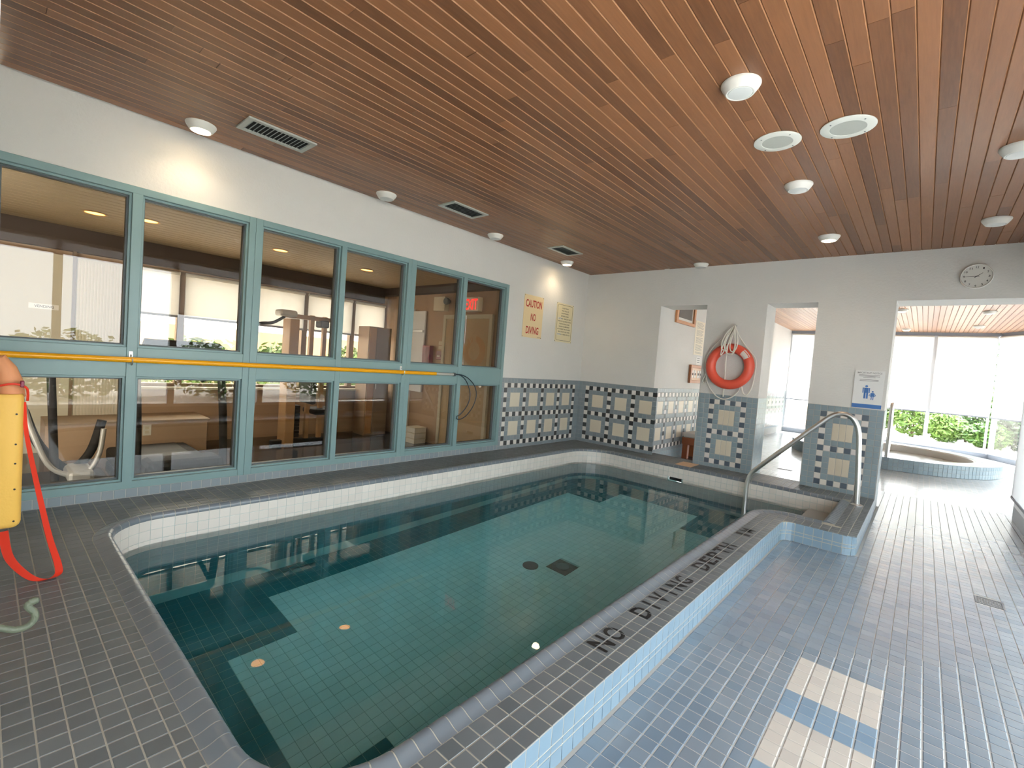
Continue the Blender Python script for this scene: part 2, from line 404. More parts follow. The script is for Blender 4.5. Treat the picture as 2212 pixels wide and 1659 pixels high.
def put_text(mb, s, org, u, v, w, h, bold=.0, mi=0, center=True):
    """text centred on org (org = centre of box)"""
    ps, fs = text_geo(s, w, h, bold); org, u, v = Vector(org), Vector(u), Vector(v)
    mb.add([org+u*(a-w/2)+v*(b-h/2) for a, b in ps], fs, mi)

X, Y, Z = Vector((1, 0, 0)), Vector((0, 1, 0)), Vector((0, 0, 1))
ZF, ZC, ZW, ZP = -.165, 2.75, -.19, -1.19       # floor, ceiling, water, pool floor
DX, DY = .0668, .0688                            # deck tile pitch

# ================================================================== POOL OUTLINE
class Run:
    def __init__(s, pts):
        s.p = [Vector((x, y)) for x, y in pts]; s.s = [0.0]
        for a, b in zip(s.p, s.p[1:]): s.s.append(s.s[-1]+(b-a).length)
        s.L = s.s[-1]; s.seg = [(b-a).normalized() for a, b in zip(s.p, s.p[1:])]
        s.t = [s.seg[0]] + [((a+b)).normalized() for a, b in zip(s.seg, s.seg[1:])] + [s.seg[-1]]
    def at(s, q):
        q = min(max(q, 0), s.L); i = 0
        lo, hi = 0, len(s.s)-2
        while lo < hi:
            m = (lo+hi+1)//2
            if s.s[m] <= q: lo = m
            else: hi = m-1
        i = lo; f = (q-s.s[i])/max(s.s[i+1]-s.s[i], 1e-9)
        t = (s.t[i]*(1-f)+s.t[i+1]*f).normalized()
        return s.p[i].lerp(s.p[i+1], f), Vector((t.y, -t.x))
    def sweep(s, s0, s1, prof, n=1, cap=True):
        vs = []; k = len(prof)
        for i in range(n+1):
            p, nn = s.at(s0+(s1-s0)*i/n)
            for o, z in prof: q = p+nn*o; vs.append((q.x, q.y, z))
        fs = [(i*k+j, (i+1)*k+j, (i+1)*k+j+1, i*k+j+1) for i in range(n) for j in range(k-1)]
        if cap: fs += [tuple(range(k)), tuple(reversed(range(n*k, n*k+k)))]
        return vs, fs
def arc(cx, cy, r, a0, a1, n=12):
    return [(cx+r*math.cos(math.radians(a0+(a1-a0)*i/n)), cy+r*math.sin(math.radians(a0+(a1-a0)*i/n))) for i in range(n+1)]
PL, PR, PB, PFN = .53, 3.207, -.45, -6.11
runA = Run([(3.75, PB), (2.016, PB), (1.845, PB)] + arc(.98, PB-.45, .45, 90, 180, 16) + arc(.83, PFN+.3, .3, 180, 270, 12)
           + arc(PR-.33, PFN+.33, .33, -90, 0, 14) + arc(3.537, -1.93, .33, 180, 90, 12) + [(3.75, -1.6)])
runB = Run([(3.75, -1.6), (3.75, PB)])
POOL = [tuple(p) for p in runA.p] + []
def pool_near(x, y):
    best = None
    for R in (runA, runB):
        for i in range(len(R.seg)):
            a, d, L = R.p[i], R.seg[i], R.s[i+1]-R.s[i]
            t = min(max((Vector((x, y))-a).dot(d), 0), L); q = a+d*t; e = (Vector((x, y))-q).length
            if best is None or e < best[0]-1e-9:
                f = t/L; tt = (R.t[i]*(1-f)+R.t[i+1]*f).normalized(); n = Vector((tt.y, -tt.x)); best = (e, q, n)
    return best
curb = Run([(3.493, -7.4), (3.493, -4.0)] + arc(3.583, -1.983, .09, 180, 90, 6) + arc(3.92, -1.793, .10, -90, 0, 8) + [(4.02, 0)])

# ------------------------------------------------------------------ deck
deckmb = MB()
outer = [(0, -6.6), (2.4, -6.6), (2.4, -7.4)] + [tuple(p + Vector((-.0016, 0))) for p in [Vector((3.493, -7.4))]]
outer += [tuple(curb.at(q)[0] - curb.at(q)[1]*.0016) for q in [3.0] + [5.3+.03*i for i in range(40) if 5.3+.03*i < curb.L-.1]]
outer += [(4.0184, 0), (3.283, 0), (3.283, .2), (2.732, .2), (2.732, 0), (1.977, 0), (1.977, .2), (1.308, .2), (1.308, 0), (0, 0)]
inner = []
for R in (runA, runB):
    for q in range(int(R.L/.04)+1):
        p, n = R.at(min(q*.04, R.L)); inner.append(tuple(p+n*.02))
bm = bmesh.new()
def loop(pts):
    vs = [bm.verts.new((x, y, -.0016)) for x, y in pts]
    return [bm.edges.new((vs[i], vs[(i+1) % len(vs)])) for i in range(len(vs))]
ed = loop(outer) + loop(inner)
bmesh.ops.triangle_fill(bm, edges=ed, use_beauty=True)
bm.verts.index_update(); deckmb.add([v.co[:] for v in bm.verts], [[v.index for v in f.verts] for f in bm.faces], 0); bm.free()
n = len(outer)
for i in range(n):
    a, b = outer[i], outer[(i+1) % n]; deckmb.add([(a[0], a[1], -.0016), (b[0], b[1], -.0016), (b[0], b[1], -.25), (a[0], a[1], -.25)], [(0, 1, 2, 3)], 0)
deck = struct('floor_deck', deckmb, [GROUTD], 'raised grey tiled deck around the swimming pool', 'deck')
FD = Field(deck, 'deck_tile')
def deck_region(x0, x1, y0, y1, pool=True):
    k0, k1 = math.floor((x0-3.493)/DX)-1, math.ceil((x1-3.493)/DX)+1; j0, j1 = math.floor((y0+5.417)/DY)-1, math.ceil((y1+5.417)/DY)+1
    g = .0021
    for k in range(k0, k1):
        for j in range(j0, j1):
            xa, xb, ya, yb = 3.493+k*DX+g, 3.493+(k+1)*DX-g, -5.417+j*DY+g, -5.417+(j+1)*DY-g
            xa, xb, ya, yb = max(xa, x0+.001), min(xb, x1-.001), max(ya, y0+.001), min(yb, y1-.001)
            if xb-xa < .006 or yb-ya < .006: continue
            poly = [(xa, ya), (xb, ya), (xb, yb), (xa, yb)]; cx, cy = (xa+xb)/2, (ya+yb)/2
            whole = True
            if pool:
                e, q, nn = pool_near(cx, cy); inside = (Vector((cx, cy))-q).dot(nn) < 0
                if inside and e > .06: continue
                if inside or e < .15:
                    poly = clip(poly, (nn.x, nn.y), nn.dot(q)+.0895); whole = len(poly) == 4 and e > .13
                    if len(poly) < 3: continue
            if cx > 3.85 and cy < -1.75 or (3.493 < cx < 3.62 and cy < -1.87):
                ds = min(((curb.at(5.35+.01*i)[0]-Vector((cx, cy))).length, i) for i in range(60)); p, nn = curb.at(5.35+.01*ds[1])
                poly = clip(poly, (-nn.x, -nn.y), -(nn.dot(p))+.002); whole = False
                if len(poly) < 3: continue
            flat_tile(FD, poly, 0.0, T_DECK)
deck_region(0.004, 3.493, -6.6, -.002)
deck_region(2.4, 3.493, -7.4, -6.6, False)
deck_region(3.493, 4.02, -1.893, -.002)
deck_region(1.312, 1.973, 0, .2, False); deck_region(2.736, 3.279, 0, .2, False)
FD.build()
FC = Field(deck, 'curb_tile')
s_nodes = []; s0 = (7.4-5.417) % DY
q = s0
while q < curb.L-.02:
    e = min(q+DY, curb.L); nsub = 1 if (q < 5.2 or (5.65 < q < 5.8)) else 3
    for (za, zb, oa, ob) in ((-.002, -.0715, -.001, 0), (-.0765, -.1005, 0, 0), (-.1055, ZF+.003, 0, .003)):
        prof = [(oa-.006, za), (oa, za-.002), (ob, zb), (ob-.006, zb)]
        vs, fs = curb.sweep(q+.0022, e-.0022, prof, nsub)
        i0 = 1; fs2 = [(1, 4*nsub+1, 4*nsub+2, 2)] if nsub == 1 else [(1, 5, 6, 2)]
        FC.poly(vs, fs2[:1] + [f for f in fs if f != (i0, 5, 6, 2)][:] , T_CURB, vs[1])
    q = e
FC.build()

# ------------------------------------------------------------------ swimming pool
pool = thing('swimming_pool', 'rounded indoor swimming pool with white waterline tiles and dark stepped floor border', 'pool', (1.87, -3.28, ZP))
mb = MB()
for R in (runA, runB):
    qs = sorted(set([i*.05 for i in range(int(R.L/.05)+1)] + R.s + [R.L]))
    for a, b in zip(qs, qs[1:]):
        if b-a < 1e-6: continue
        pa, na = R.at(a); pb, nb = R.at(b); mx_ = (pa.x+pb.x)/2
        bands = [(-.004, -.14), (-.14, -.262), (-.262, ZP-.02)]
        for z1, z0 in bands:
            if R is runA and abs(pa.y-PB) < .001 and 1.845 <= mx_ <= 2.016 and z1 == -.14: continue
            A, B = pa+na*.0016, pb+nb*.0016
            mb.add([(A.x, A.y, z0), (B.x, B.y, z0), (B.x, B.y, z1), (A.x, A.y, z1)], [(0, 1, 2, 3)])
mb.build('basin_wall', [PGROUT], pool)
mb = MB(); mb.box(.3, 4.0, -6.4, -.2, ZP-.06, ZP-.0018); mb.build('basin_floor', [PGROUT], pool)
mb = MB()
for c in ([(1.845, PB+.007), (2.016, PB+.007), (2.016, PB+.2), (1.845, PB+.2)],):
    mb.add([(1.845, PB+.006, -.14), (2.016, PB+.006, -.14), (2.016, PB+.25, -.14), (1.845, PB+.25, -.14), (1.845, PB+.006, -.262), (2.016, PB+.006, -.262), (2.016, PB+.25, -.262), (1.845, PB+.25, -.262)],
           [(0, 1, 2, 3), (4, 5, 6, 7), (1, 2, 6, 5), (2, 3, 7, 6), (3, 0, 4, 7)])
mb.build('skimmer_mouth', [mat('skimmer_grey', (96, 96, 94), .6)], pool, label='dark rectangular skimmer opening')
# coping
prof = [(.087, -.008), (.087, -.0005), (.074, .0005), (.058, .005), (.042, .011), (.026, .0145), (.013, .0125), (.004, .006), (-.002, -.004), (-.004, -.018), (-.003, -.026), (.006, -.026)]
profg = [(o+.001 if o < .02 else o, z-.0012) for o, z in prof]
mbg = MB()
COPE = []
for R, a0, a1 in ((runA, 0, runA.L), (runB, 0, runB.L)):
    cnt = round((a1-a0)/DY); w = (a1-a0)/cnt
    for i in range(cnt):
        s0, s1 = a0+i*w+.0022, a0+(i+1)*w-.0022
        vs, fs = R.sweep(s0, s1, prof, 2); b = MB(); b.add(vs, fs); b.build('coping_tile', [T_COPE], pool, smooth=True)
    vs, fs = R.sweep(a0, a1, profg, int(R.L/.03), cap=False); mbg.add(vs, fs)
mbg.build('coping_bed', [GROUTD], pool)
# waterline and wall tiles
FW = Field(pool, 'waterline_tile'); FWD = Field(pool, 'basin_wall_tile', 0)
for R in (runA, runB):
    cnt = round(R.L/DY); w = R.L/cnt
    for i in range(cnt):
        a, b = i*w+.0012, (i+1)*w-.0012; pm, _ = R.at((a+b)/2)
        for r in range(15):
            z1 = -.0275-r*.0677; z0 = z1-.0677+.0024
            if R is runA and abs(pm.y-PB) < .002 and 1.83 < pm.x < 2.03 and r in (2, 3): continue
            if z0 < ZP: break
            pr = [(.006, z1), (.0005, z1), (0, z1-.001), (0, z0+.001), (.0005, z0), (.006, z0)]
            vs, fs = R.sweep(a, b, pr, 1)
            fs = [(2, 8, 9, 3)] + [f for f in fs if f != (2, 8, 9, 3)]
            (FW if r < 3 else FWD).poly(vs, fs, T_WHITE if r < 4 else T_PDARK, vs[2])
FW.build(); FWD.build()
# floor mosaic
LIGHT = [(.87, -5.22), (1.35, -5.22), (1.35, -5.66), (2.37, -5.66), (2.37, -5.22), (2.87, -5.22), (2.87, -1.38), (2.37, -1.38), (2.37, -.86), (1.37, -.86), (1.37, -1.38), (.87, -1.38)]
def inpoly(x, y, P):
    c = False
    for i in range(len(P)):
        (x1, y1), (x2, y2) = P[i], P[i-1]
        if (y1 > y) != (y2 > y) and x < (x2-x1)*(y-y1)/(y2-y1)+x1: c = not c
    return c
FP = Field(pool, 'basin_floor_tile')
PP = .0695
for i in range(39):
    for j in range(83):
        x, y = .87+(i-5+.5)*PP, -5.22+(j-13+.5)*PP
        if not (PL < x < 3.21 and -6.12 < y < -.44): continue
        if abs(x-2.02) < .105 and abs(y+3.13) < .105: continue
        FP.rect((x, y, ZP), X, Y, PP-.0028, PP-.0028, T_PLIGHT if inpoly(x, y, LIGHT) else T_PDARK, .006)
FP.build()
md = MB(); md.box(1.915, 2.125, -3.235, -3.025, ZP-.003, ZP+.004)
dd = md.build('main_drain_tiles', [BLACK], pool, label='dark square of tiles around the main drain')
for a in (-.07, 0, .07):
    for b in (-.07, 0, .07):
        MB().box(2.02+a-.033, 2.02+a+.033, -3.13+b-.033, -3.13+b+.033, ZP+.004, ZP+.008).build('drain_tile', [T_DARK], dd)
MB().lathe([(.06, 0), (.06, .012), (.045, .016), (.0, .016)], (2.02, -3.13, ZP+.006)).build('drain_cover', [mat('drain_grey', (92, 108, 108), .5)], dd)
MB().lathe([(.072, 0), (.072, .008), (.06, .012), (0, .012)], (1.81, -3.33, ZP)).build('suction_cover', [BLACK], pool, label='round black suction cover on the pool floor')
# entry steps at the back right corner
for i, (xa, xb, zt) in enumerate(((3.46, 3.75, -.36), (3.19, 3.46, -.60), (2.92, 3.19, -.86))):
    b = MB(); b.cbox(xa, xb+.006, -1.594 if i == 0 else -1.55, PB-.001, ZP, zt, .006); st = b.build('entry_step', [T_PLIGHT if i == 0 else T_PDARK], pool)
    MB().cbox(xa-.004, xa+.03, -1.59 if i == 0 else -1.54, PB-.004, zt-.03, zt+.003, .003).build('step_nosing', [T_WHITE], st)
# water
mb = MB(); op = []
for R in (runA, runB):
    for q in range(int(R.L/.05)+1):
        p, n_ = R.at(min(q*.05, R.L-.002)); op.append(tuple(p+n_*.004))
bm = bmesh.new(); vs = [bm.verts.new((x, y, ZW)) for x, y in op]; es = [bm.edges.new((vs[i], vs[(i+1) % len(vs)])) for i in range(len(vs))]
bmesh.ops.triangle_fill(bm, edges=es, use_beauty=True)
ret = bmesh.ops.extrude_face_region(bm, geom=list(bm.faces))
for v in [g for g in ret['geom'] if isinstance(g, bmesh.types.BMVert)]: v.co.z = ZP-.004
bmesh.ops.recalc_face_normals(bm, faces=bm.faces)
me = bpy.data.meshes.new('pool_water'); bm.to_mesh(me); bm.free(); me.materials.append(watermat())
wat = bpy.data.objects.new('pool_water', me); link(wat); tag(wat, 'clear still teal water filling the swimming pool', 'water', kind='stuff')

# ------------------------------------------------------------------ lettering on the curb
lb = MB(); HL = .102; xb = 3.408
def deck_word(s, y0, y1):
    n = len(s); w = (y1-y0)/n
    for i, ch in enumerate(s):
        if ch == ' ': continue
        lw = w*(.35 if ch in '1I' else .78)
        yc = y0+(i+.5)*w
        put_text(lb, ch, (xb-HL/2, yc, .0012), Y, -X, .018 if ch == 'I' else lw, HL, .022)
deck_word('NO', -4.86, -4.63); deck_word('DIVING', -4.46, -3.80); deck_word('DEPTH', -3.62, -2.95); deck_word('1M', -2.70, -2.44)
bm = bmesh.new(); tmpv = [bm.verts.new(v) for v in lb.v]
for f in lb.f:
    try: bm.faces.new([tmpv[i] for i in f])
    except ValueError: pass
cuts = []
for k in range(0, 5): cuts.append(('x', 3.493-k*DX, .0026))
cuts.append(('x', xb-HL*.5, .0022))
for j in range(-20, 60): cuts.append(('y', -5.417+j*DY, .0022))
for ax, v, g in cuts:
    for d in (v-g, v+g):
        co = (d, 0, 0) if ax == 'x' else (0, d, 0); no = (1, 0, 0) if ax == 'x' else (0, 1, 0)
        bmesh.ops.bisect_plane(bm, geom=list(bm.verts)+list(bm.edges)+list(bm.faces), plane_co=co, plane_no=no)
    kill = [f for f in bm.faces if abs((f.calc_center_median().x if ax == 'x' else f.calc_center_median().y)-v) < g*.99]
    bmesh.ops.delete(bm, geom=kill, context='FACES')
me = bpy.data.meshes.new('depth_lettering'); bm.to_mesh(me); bm.free(); me.materials.append(BLACK)
lo = bpy.data.objects.new('depth_lettering', me); link(lo, deck); lo['label'] = 'black stencilled NO DIVING DEPTH 1M lettering'

# ================================================================== FLOOR
FX, FY, FOX, FOY = .0671, .0677, 3.976, -4.200
SPAFL = gridmat('spa_floor_tile_lit', (172, 177, 182), (180, 180, 178), FX, FY, FOX, FOY, .2)  # paler than the walkway tile: window glare painted into the colour
fb = MB(); fb.box(3.47, 5.5, -7.4, 0.19, ZF-.06, ZF-.0018, 0); fb.box(1.2, 7.1, .19, 9.0, ZF-.06, ZF-.0018, 0)
fb.box(1.2, 7.1, 1.6, 9.0, ZF-.02, ZF-.001, 1)
floor = struct('floor', fb, [GROUT, SPAFL], 'grey blue mosaic tiled floor of the walkway and spa area', 'floor')
FF = Field(floor, 'floor_tile')
for i in range(-42, 50):
    for j in range(-48, 87):
        x, y = FOX+(i+.5)*FX, FOY+(j+.5)*FY
        if y > 1.6 or x > 5.52 and y > 0: continue
        if y < .2:
            if not (3.505 < x < 5.22 and y > -7.4): continue
            if x < 4.06 and y > -1.86: continue
        elif not (1.36 < x < 5.5): continue
        if .0 < y < .47 and (1.97 < x < 2.74 or 3.27 < x < 4.02): continue
        if 4.712 < x < 4.862 and -2.151 < y < -1.999: continue
        m = T_FLOOR
        if 0 <= i < 5 and j < 5:
            m = T_FBLUE if (j % 8) in (5, 6, 7) else T_FLIGHT
        FF.rect((x, y, ZF), X, Y, FX-.0042, FY-.0030, m, .006)
FF.build()

# ================================================================== CEILING
cb = MB(); cb.box(-.12, 7.2, -7.5, 9.3, ZC+.019, ZC+.12)
ceil = struct('ceiling', cb, [mat('ceiling_gap', (120, 78, 48), .7)], 'cedar plank ceiling over the pool room', 'ceiling')
BP = .0795; BO = 3.932
bcache = {}
def board(L):
    k = round(L, 2)
    if k in bcache: return bcache[k]
    w = BP/2-.0004; c = .0038; h = k/2-.001
    sec = [(-w, .018), (-w, .006), (-w+c, 0), (w-c, 0), (w, .006), (w, .018)]
    vs = [(x, -h, z) for x, z in sec]+[(x, h, z) for x, z in sec]
    b = MB(); b.add(vs, [(i, i+1, i+7, i+6) for i in (0, 2, 4)]+[tuple(range(6)), tuple(reversed(range(6, 12)))]); b.add(vs, [(i, i+1, i+7, i+6) for i in (1, 3)], 1)
    bcache[k] = b.mesh('ceiling_board', [BOARD, GROOVE]); return bcache[k]
rng = random.Random(3); spab = MB()
nrow = 0
for k in range(-50, 17):
    x = BO+(k+.5)*BP
    if x < 0.01 or x > 5.24: continue
    y = -7.4 - rng.random()*1.2
    while y < -.01:
        L = rng.choice([1.2, 1.5, 1.8, 2.1, 2.4, 2.7, 3.0]); a, b = max(y, -7.4), min(y+L, -.001)
        if b-a > .05:
            o = bpy.data.objects.new('ceiling_board', board(b-a)); o.location = (x, (a+b)/2, ZC); link(o, ceil); nrow += 1
        y += L
for k in range(-35, 42):
    x = BO+(k+.5)*BP; w = BP/2-.001
    if x < 1.3 or x > 7.0: continue
    y = .45 - rng.random()*2
    while y < 8.95:
        L = rng.choice([1.5, 2.1, 2.7, 3.3]); a, b = max(y, .45), min(y+L, 8.95)
        if b-a > .05:
            sec = [(-w, .018), (-w, .007), (-w+.006, 0), (w-.006, 0), (w, .007), (w, .018)]
            vs = [(x+u, a+.001, ZC+z) for u, z in sec]+[(x+u, b-.001, ZC+z) for u, z in sec]
            spab.add(vs, [(i, i+1, i+7, i+6) for i in range(5)]+[tuple(range(6)), tuple(reversed(range(6, 12)))])
        y += L
spab.build('spa_ceiling_boards', [BOARDS], ceil, kind='stuff')

# ================================================================== WALLS
def wtile(F, base, u, n, u0, usz, nu, pat, zrows, mpick, lift=.004):
    pass
wl = MB(); wl.box(-.12, 0, -6.6, -1.927, ZF-.05, .066); wl.box(-.12, 0, -6.6, 0, 2.256, ZC+.02); wl.box(-.12, 0, -1.927, .45, ZF-.05, 2.256)
wall_left = struct('wall_left', wl, [WHITE], 'white plaster wall with the long teal window on the left', 'wall')
MB().box(0, .0028, -1.927, 0, 0, .997).build('tile_bed', [GROUT], wall_left)
MB().box(0, .0028, -6.6, -1.927, 0, .068).build('tile_bed', [GROUT], wall_left)
wb = MB()
wb.box(0, 1.308, 0, .45, ZF-.05, 2.216); wb.box(1.977, 2.732, 0, .45, ZF-.05, 2.216); wb.box(3.283, 4.015, 0, .45, ZF-.05, 2.216)
wb.box(0, 5.34, 0, .45, 2.216, ZC+.02)
wall_back = struct('wall_back', wb, [WHITE], 'white plaster wall with three openings behind the pool', 'wall')
for a, b in ((0, 1.308), (1.977, 2.732), (3.283, 4.015)): MB().box(a, b, -.0028, 0, 0, .997).build('tile_bed', [GROUT], wall_back)
for x in (2.732, 4.015): MB().box(x, x+.0028, 0, .45, ZF, .997).build('tile_bed', [GROUT], wall_back)
PZ = .0677
def rowz(r):
    if r == 0: return .928, .997
    return max(.928-r*PZ, 0.0), .928-(r-1)*PZ
def panel(F, place, u, v, c0, pitch, ncol, lo, hi, invert=False, plain=T_PLAIN, dark=T_DARK, strips=False):
    """place(a, z) -> world point on the tile face; pattern columns start at c0"""
    cols = [(c0+i*pitch, c0+(i+1)*pitch, i) for i in range(ncol)]
    a = c0
    while a > lo+.004: cols.append((max(a-pitch, lo), a, None)); a -= pitch
    a = c0+ncol*pitch
    while a < hi-.004: cols.append((a, min(a+pitch, hi), None)); a += pitch
    g = .0036
    for a, b, ci in cols:
        if b-a < .008: continue
        for r in range(15):
            z0, z1 = rowz(r)
            if ci is not None and r in (3, 4, 5, 9, 10, 11) and ci % 6 in (2, 3, 4) and (ci//6)*6+6 <= ncol:
                if ci % 6 == 2 and r in (3, 9):
                    zz0, _ = rowz(r+2)
                    for q in range(3 if strips else 1):
                        w = 3*pitch/(3 if strips else 1); gg = .0014 if strips else g
                        F.rect(place(a+w*(q+.5), (zz0+z1)/2), u, v, w-gg, z1-zz0-g, T_BEIGE)
                continue
            m = plain
            if ci is not None and r not in (0, 14):
                if r in (1, 7, 13): d = ci % 2 == 1
                elif ci % 6 == 0: d = r % 2 == 0
                else: d = None
                if d is not None: m = (dark if (d != invert) else T_WALLW)
            F.rect(place((a+b)/2, (z0+z1)/2), u, v, b-a-g, z1-z0-g, m)
FL = Field(wall_left, 'wall_tile')
panel(FL, lambda a, z: (.004, a, z), Y, Z, -1.874, .0695, 25, -1.927, -.002)
for i in range(69):
    y1 = -1.93-i*DY
    if y1 < -6.6: break
    FL.rect((.004, y1-DY/2, .0335), Y, Z, DY-.0036, .063, T_PLAIN)
FL.build()
FB = Field(wall_back, 'wall_tile')
panel(FB, lambda a, z: (a, -.004, z), X, Z, .128, .0693, 18, .002, 1.375-.067)
panel(FB, lambda a, z: (a, -.004, z), X, Z, 2.129, .0677, 7, 1.979, 2.730, True, T_PBLUE, T_SLATE, True)
panel(FB, lambda a, z: (a, -.004, z), X, Z, 3.422, .0668, 7, 3.285, 4.013, True, T_PBLUE, T_SLATE, True)
for x in (2.732, 4.015):
    for i in range(7):
        for r in range(17):
            z0, z1 = (rowz(r) if r < 14 else (.048-(r-13)*PZ, .048-(r-14)*PZ))
            if z0 < ZF: continue
            FB.rect((x+.004, .032+i*.0655, (z0+z1)/2), Y, Z, .062, z1-z0-.0036, T_PBLUE)
FB.build()
# long side wall seen through the first opening
ws = MB(); ws.box(1.15, 1.308, .45, 9.0, ZF-.05, ZC+.02)
wall_side = struct('wall_side', ws, [WHITE], 'white wall running back from the first opening', 'wall')
MB().box(1.308, 1.3108, .0, 8.9, ZF, .997).build('tile_bed', [GROUT], wall_side)
MB().box(1.308, 1.33, 6.22, 6.30, ZF, ZC).build('door_post', [mat('brown_trim', (150, 116, 88), .5)], wall_side)
FS = Field(wall_side, 'wall_tile', 300)
panel(FS, lambda a, z: (1.312, a, z), Y, Z, .03, .0695, 85, .0, 6.2)
for i in range(100):
    for r in range(3):
        FS.rect((1.312, .033+i*.0675, -.0335-r*.0677+.0), Y, Z, .0635, .064 if r < 2 else .05, T_PBLUE)
panel(FS, lambda a, z: (1.312, a, z), Y, Z, 6.5, .0695, 31, 6.31, 8.88)
FS.build()
# front wall (behind and beside the camera)
wf = MB(); wf.box(-.12, 2.4, -6.8, -6.625, ZF-.05, ZC+.02); wf.box(2.25, 2.4, -7.5, -6.8, ZF-.05, ZC+.02); wf.box(2.25, 5.4, -7.55, -7.4, ZF-.05, ZC+.02)
wall_front = struct('wall_front', wf, [WHITE], 'white wall at the near end of the pool', 'wall')

# ------------------------------------------------------------------ generic oriented box
def obox(mb, o, d, n, a0, a1, b0, b1, z0, z1, mi=0):
    o, d, n = Vector((o[0], o[1], 0)), Vector((d[0], d[1], 0)), Vector((n[0], n[1], 0))
    P = [o+d*a+n*b for a, b in ((a0, b0), (a1, b0), (a1, b1), (a0, b1))]
    mb.add([(p.x, p.y, z) for z in (z0, z1) for p in P], [(0, 3, 2, 1), (4, 5, 6, 7), (0, 1, 5, 4), (1, 2, 6, 5), (2, 3, 7, 6), (3, 0, 4, 7)], mi)
WN = [0]
def glazing(p0, p1, n, z0, z1, bays, label, fm=ALU, fw=.045, gm=CLEAR, blind=None, bl=None, zt=None, bgroup=None, inset=.07, bside=-1):
    """a row of fixed lights from p0 to p1; n = outward normal; one window per bay, one blind per bay"""
    p0, p1 = Vector((p0[0], p0[1], 0)), Vector((p1[0], p1[1], 0)); L = (p1-p0).length; d = (p1-p0)/L
    if isinstance(bays, int): bays = [L*i/bays for i in range(bays+1)]
    for i, (a, b) in enumerate(zip(bays, bays[1:])):
        WN[0] += 1; o = bpy.data.objects.new('window_%d' % WN[0], None); c = p0+d*(a+b)/2; o.location = (c.x, c.y, z0); COL.objects.link(o)
        tag(o, label(i) if callable(label) else label, 'window', kind='structure'); o['_rot'] = 0
        for (u0, u1, v0, v1, nm) in ((a, a+fw, z0, z1, 'stile'), (b-fw, b, z0, z1, 'stile'), (a+fw, b-fw, z0, z0+fw, 'sill_rail'), (a+fw, b-fw, z1-fw, z1, 'head_rail')):
            m = MB(); obox(m, p0, d, n, u0, u1, -.04, .05, v0, v1); m.build(nm, [fm], o)
        m = MB(); obox(m, p0, d, n, a+fw, b-fw, .0, .008, z0+fw, z1-fw); m.build('pane', [gm], o)
        if blind is not None:
            bz = blind[i] if isinstance(blind, list) else blind
            t = thing('roller_blind', bl(i) if callable(bl) else bl, 'blind', (c.x, c.y, bz), bgroup)
            m = MB(); obox(m, p0, d, n, a+.03, b-.03, -inset, -inset+.0015, bz+.02, z1-.02); m.build('fabric', [BLIND], t)
            m = MB(); obox(m, p0, d, n, a+.03, b-.03, -inset-.008, -inset+.01, bz-.006, bz+.022); m.build('hem_bar', [mat('blind_bar', (150, 156, 168), .5)], t)
            m = MB(); q0, q1 = p0+d*(a+.03)-Vector((n[0], n[1], 0))*inset, p0+d*(b-.03)-Vector((n[0], n[1], 0))*inset
            m.tube([(q0.x, q0.y, z1-.03), (q1.x, q1.y, z1-.03)], .022, 10); m.build('roller', [PLASTIC], t, smooth=True)

# ------------------------------------------------------------------ right-hand window wall beside the walkway
wr = MB(); wr.box(5.22, 5.36, -7.5, 1.33, ZF-.05, .0); wr.box(5.22, 5.36, -7.5, 1.33, 2.52, ZC+.02); wr.box(5.22, 5.36, -7.5, -7.35, 0, 2.52)
wr.box(5.36, 7.1, 1.18, 1.33, ZF-.05, ZC+.02)
wall_right = struct('wall_right', wr, [mat('right_wall_kerb', (150, 156, 166), .45)], 'low kerb and header of the window wall right of the walkway', 'wall')
ordn = ['nearest the camera', 'second from the camera', 'third from the camera', 'fourth from the camera', 'fifth from the camera', 'at the far end']
glazing((5.26, -7.35), (5.26, 1.31), (1, 0), .0, 2.52, 6, lambda i: 'tall clear window of the right wall, '+ordn[i], blind=[2.3, 2.3, 1.6, .5, .1, .1],
        bl=lambda i: 'white roller blind of the right window wall, '+ordn[i], bgroup='blinds on the right window wall', fw=.05)  # blinds out of view, dropped bay by bay to shape the daylight

# ------------------------------------------------------------------ spa window wall
wp = MB(); wp.box(1.15, 5.6, 8.86, 9.05, ZF-.05, -.06); wp.box(1.15, 5.62, 8.86, 9.05, 2.68, ZC+.02)
obox(wp, (5.57, 8.9), (.487, -.873), (.873, .487), 0, 2.95, -.04, .15, ZF-.05, -.06); obox(wp, (5.57, 8.9), (.487, -.873), (.873, .487), 0, 2.95, -.04, .15, 2.68, ZC+.02)
wp.box(6.98, 7.12, 1.2, 6.4, ZF-.05, -.06); wp.box(6.98, 7.12, 1.2, 6.4, 2.68, ZC+.02)
wall_spa = struct('wall_spa', wp, [mat('spa_kerb', (150, 158, 170), .4)], 'low blue grey kerb under the windows of the spa area', 'wall')
glazing((1.308, 8.92), (5.57, 8.92), (0, 1), -.06, 2.68, [0, .62, 1.55, 2.1, 3.12, 4.20], lambda i: 'tall window behind the hot tub, number %s from the left' % ['one', 'two', 'three', 'four', 'five'][i], blind=.78,
        bl=lambda i: 'white roller blind behind the hot tub, %s from the left' % ['first', 'second', 'third', 'fourth', 'fifth'][i], fw=.04, bgroup='blinds of the spa windows')
glazing((5.575, 8.9), (6.99, 6.36), (.873, .487), -.06, 2.68, 3, lambda i: 'angled bay window right of the hot tub, %s' % ['far', 'middle', 'near'][i], blind=.78,
        bl=lambda i: 'white roller blind on the angled bay, %s one' % ['far', 'middle', 'near'][i], fw=.04, bgroup='blinds of the spa windows')
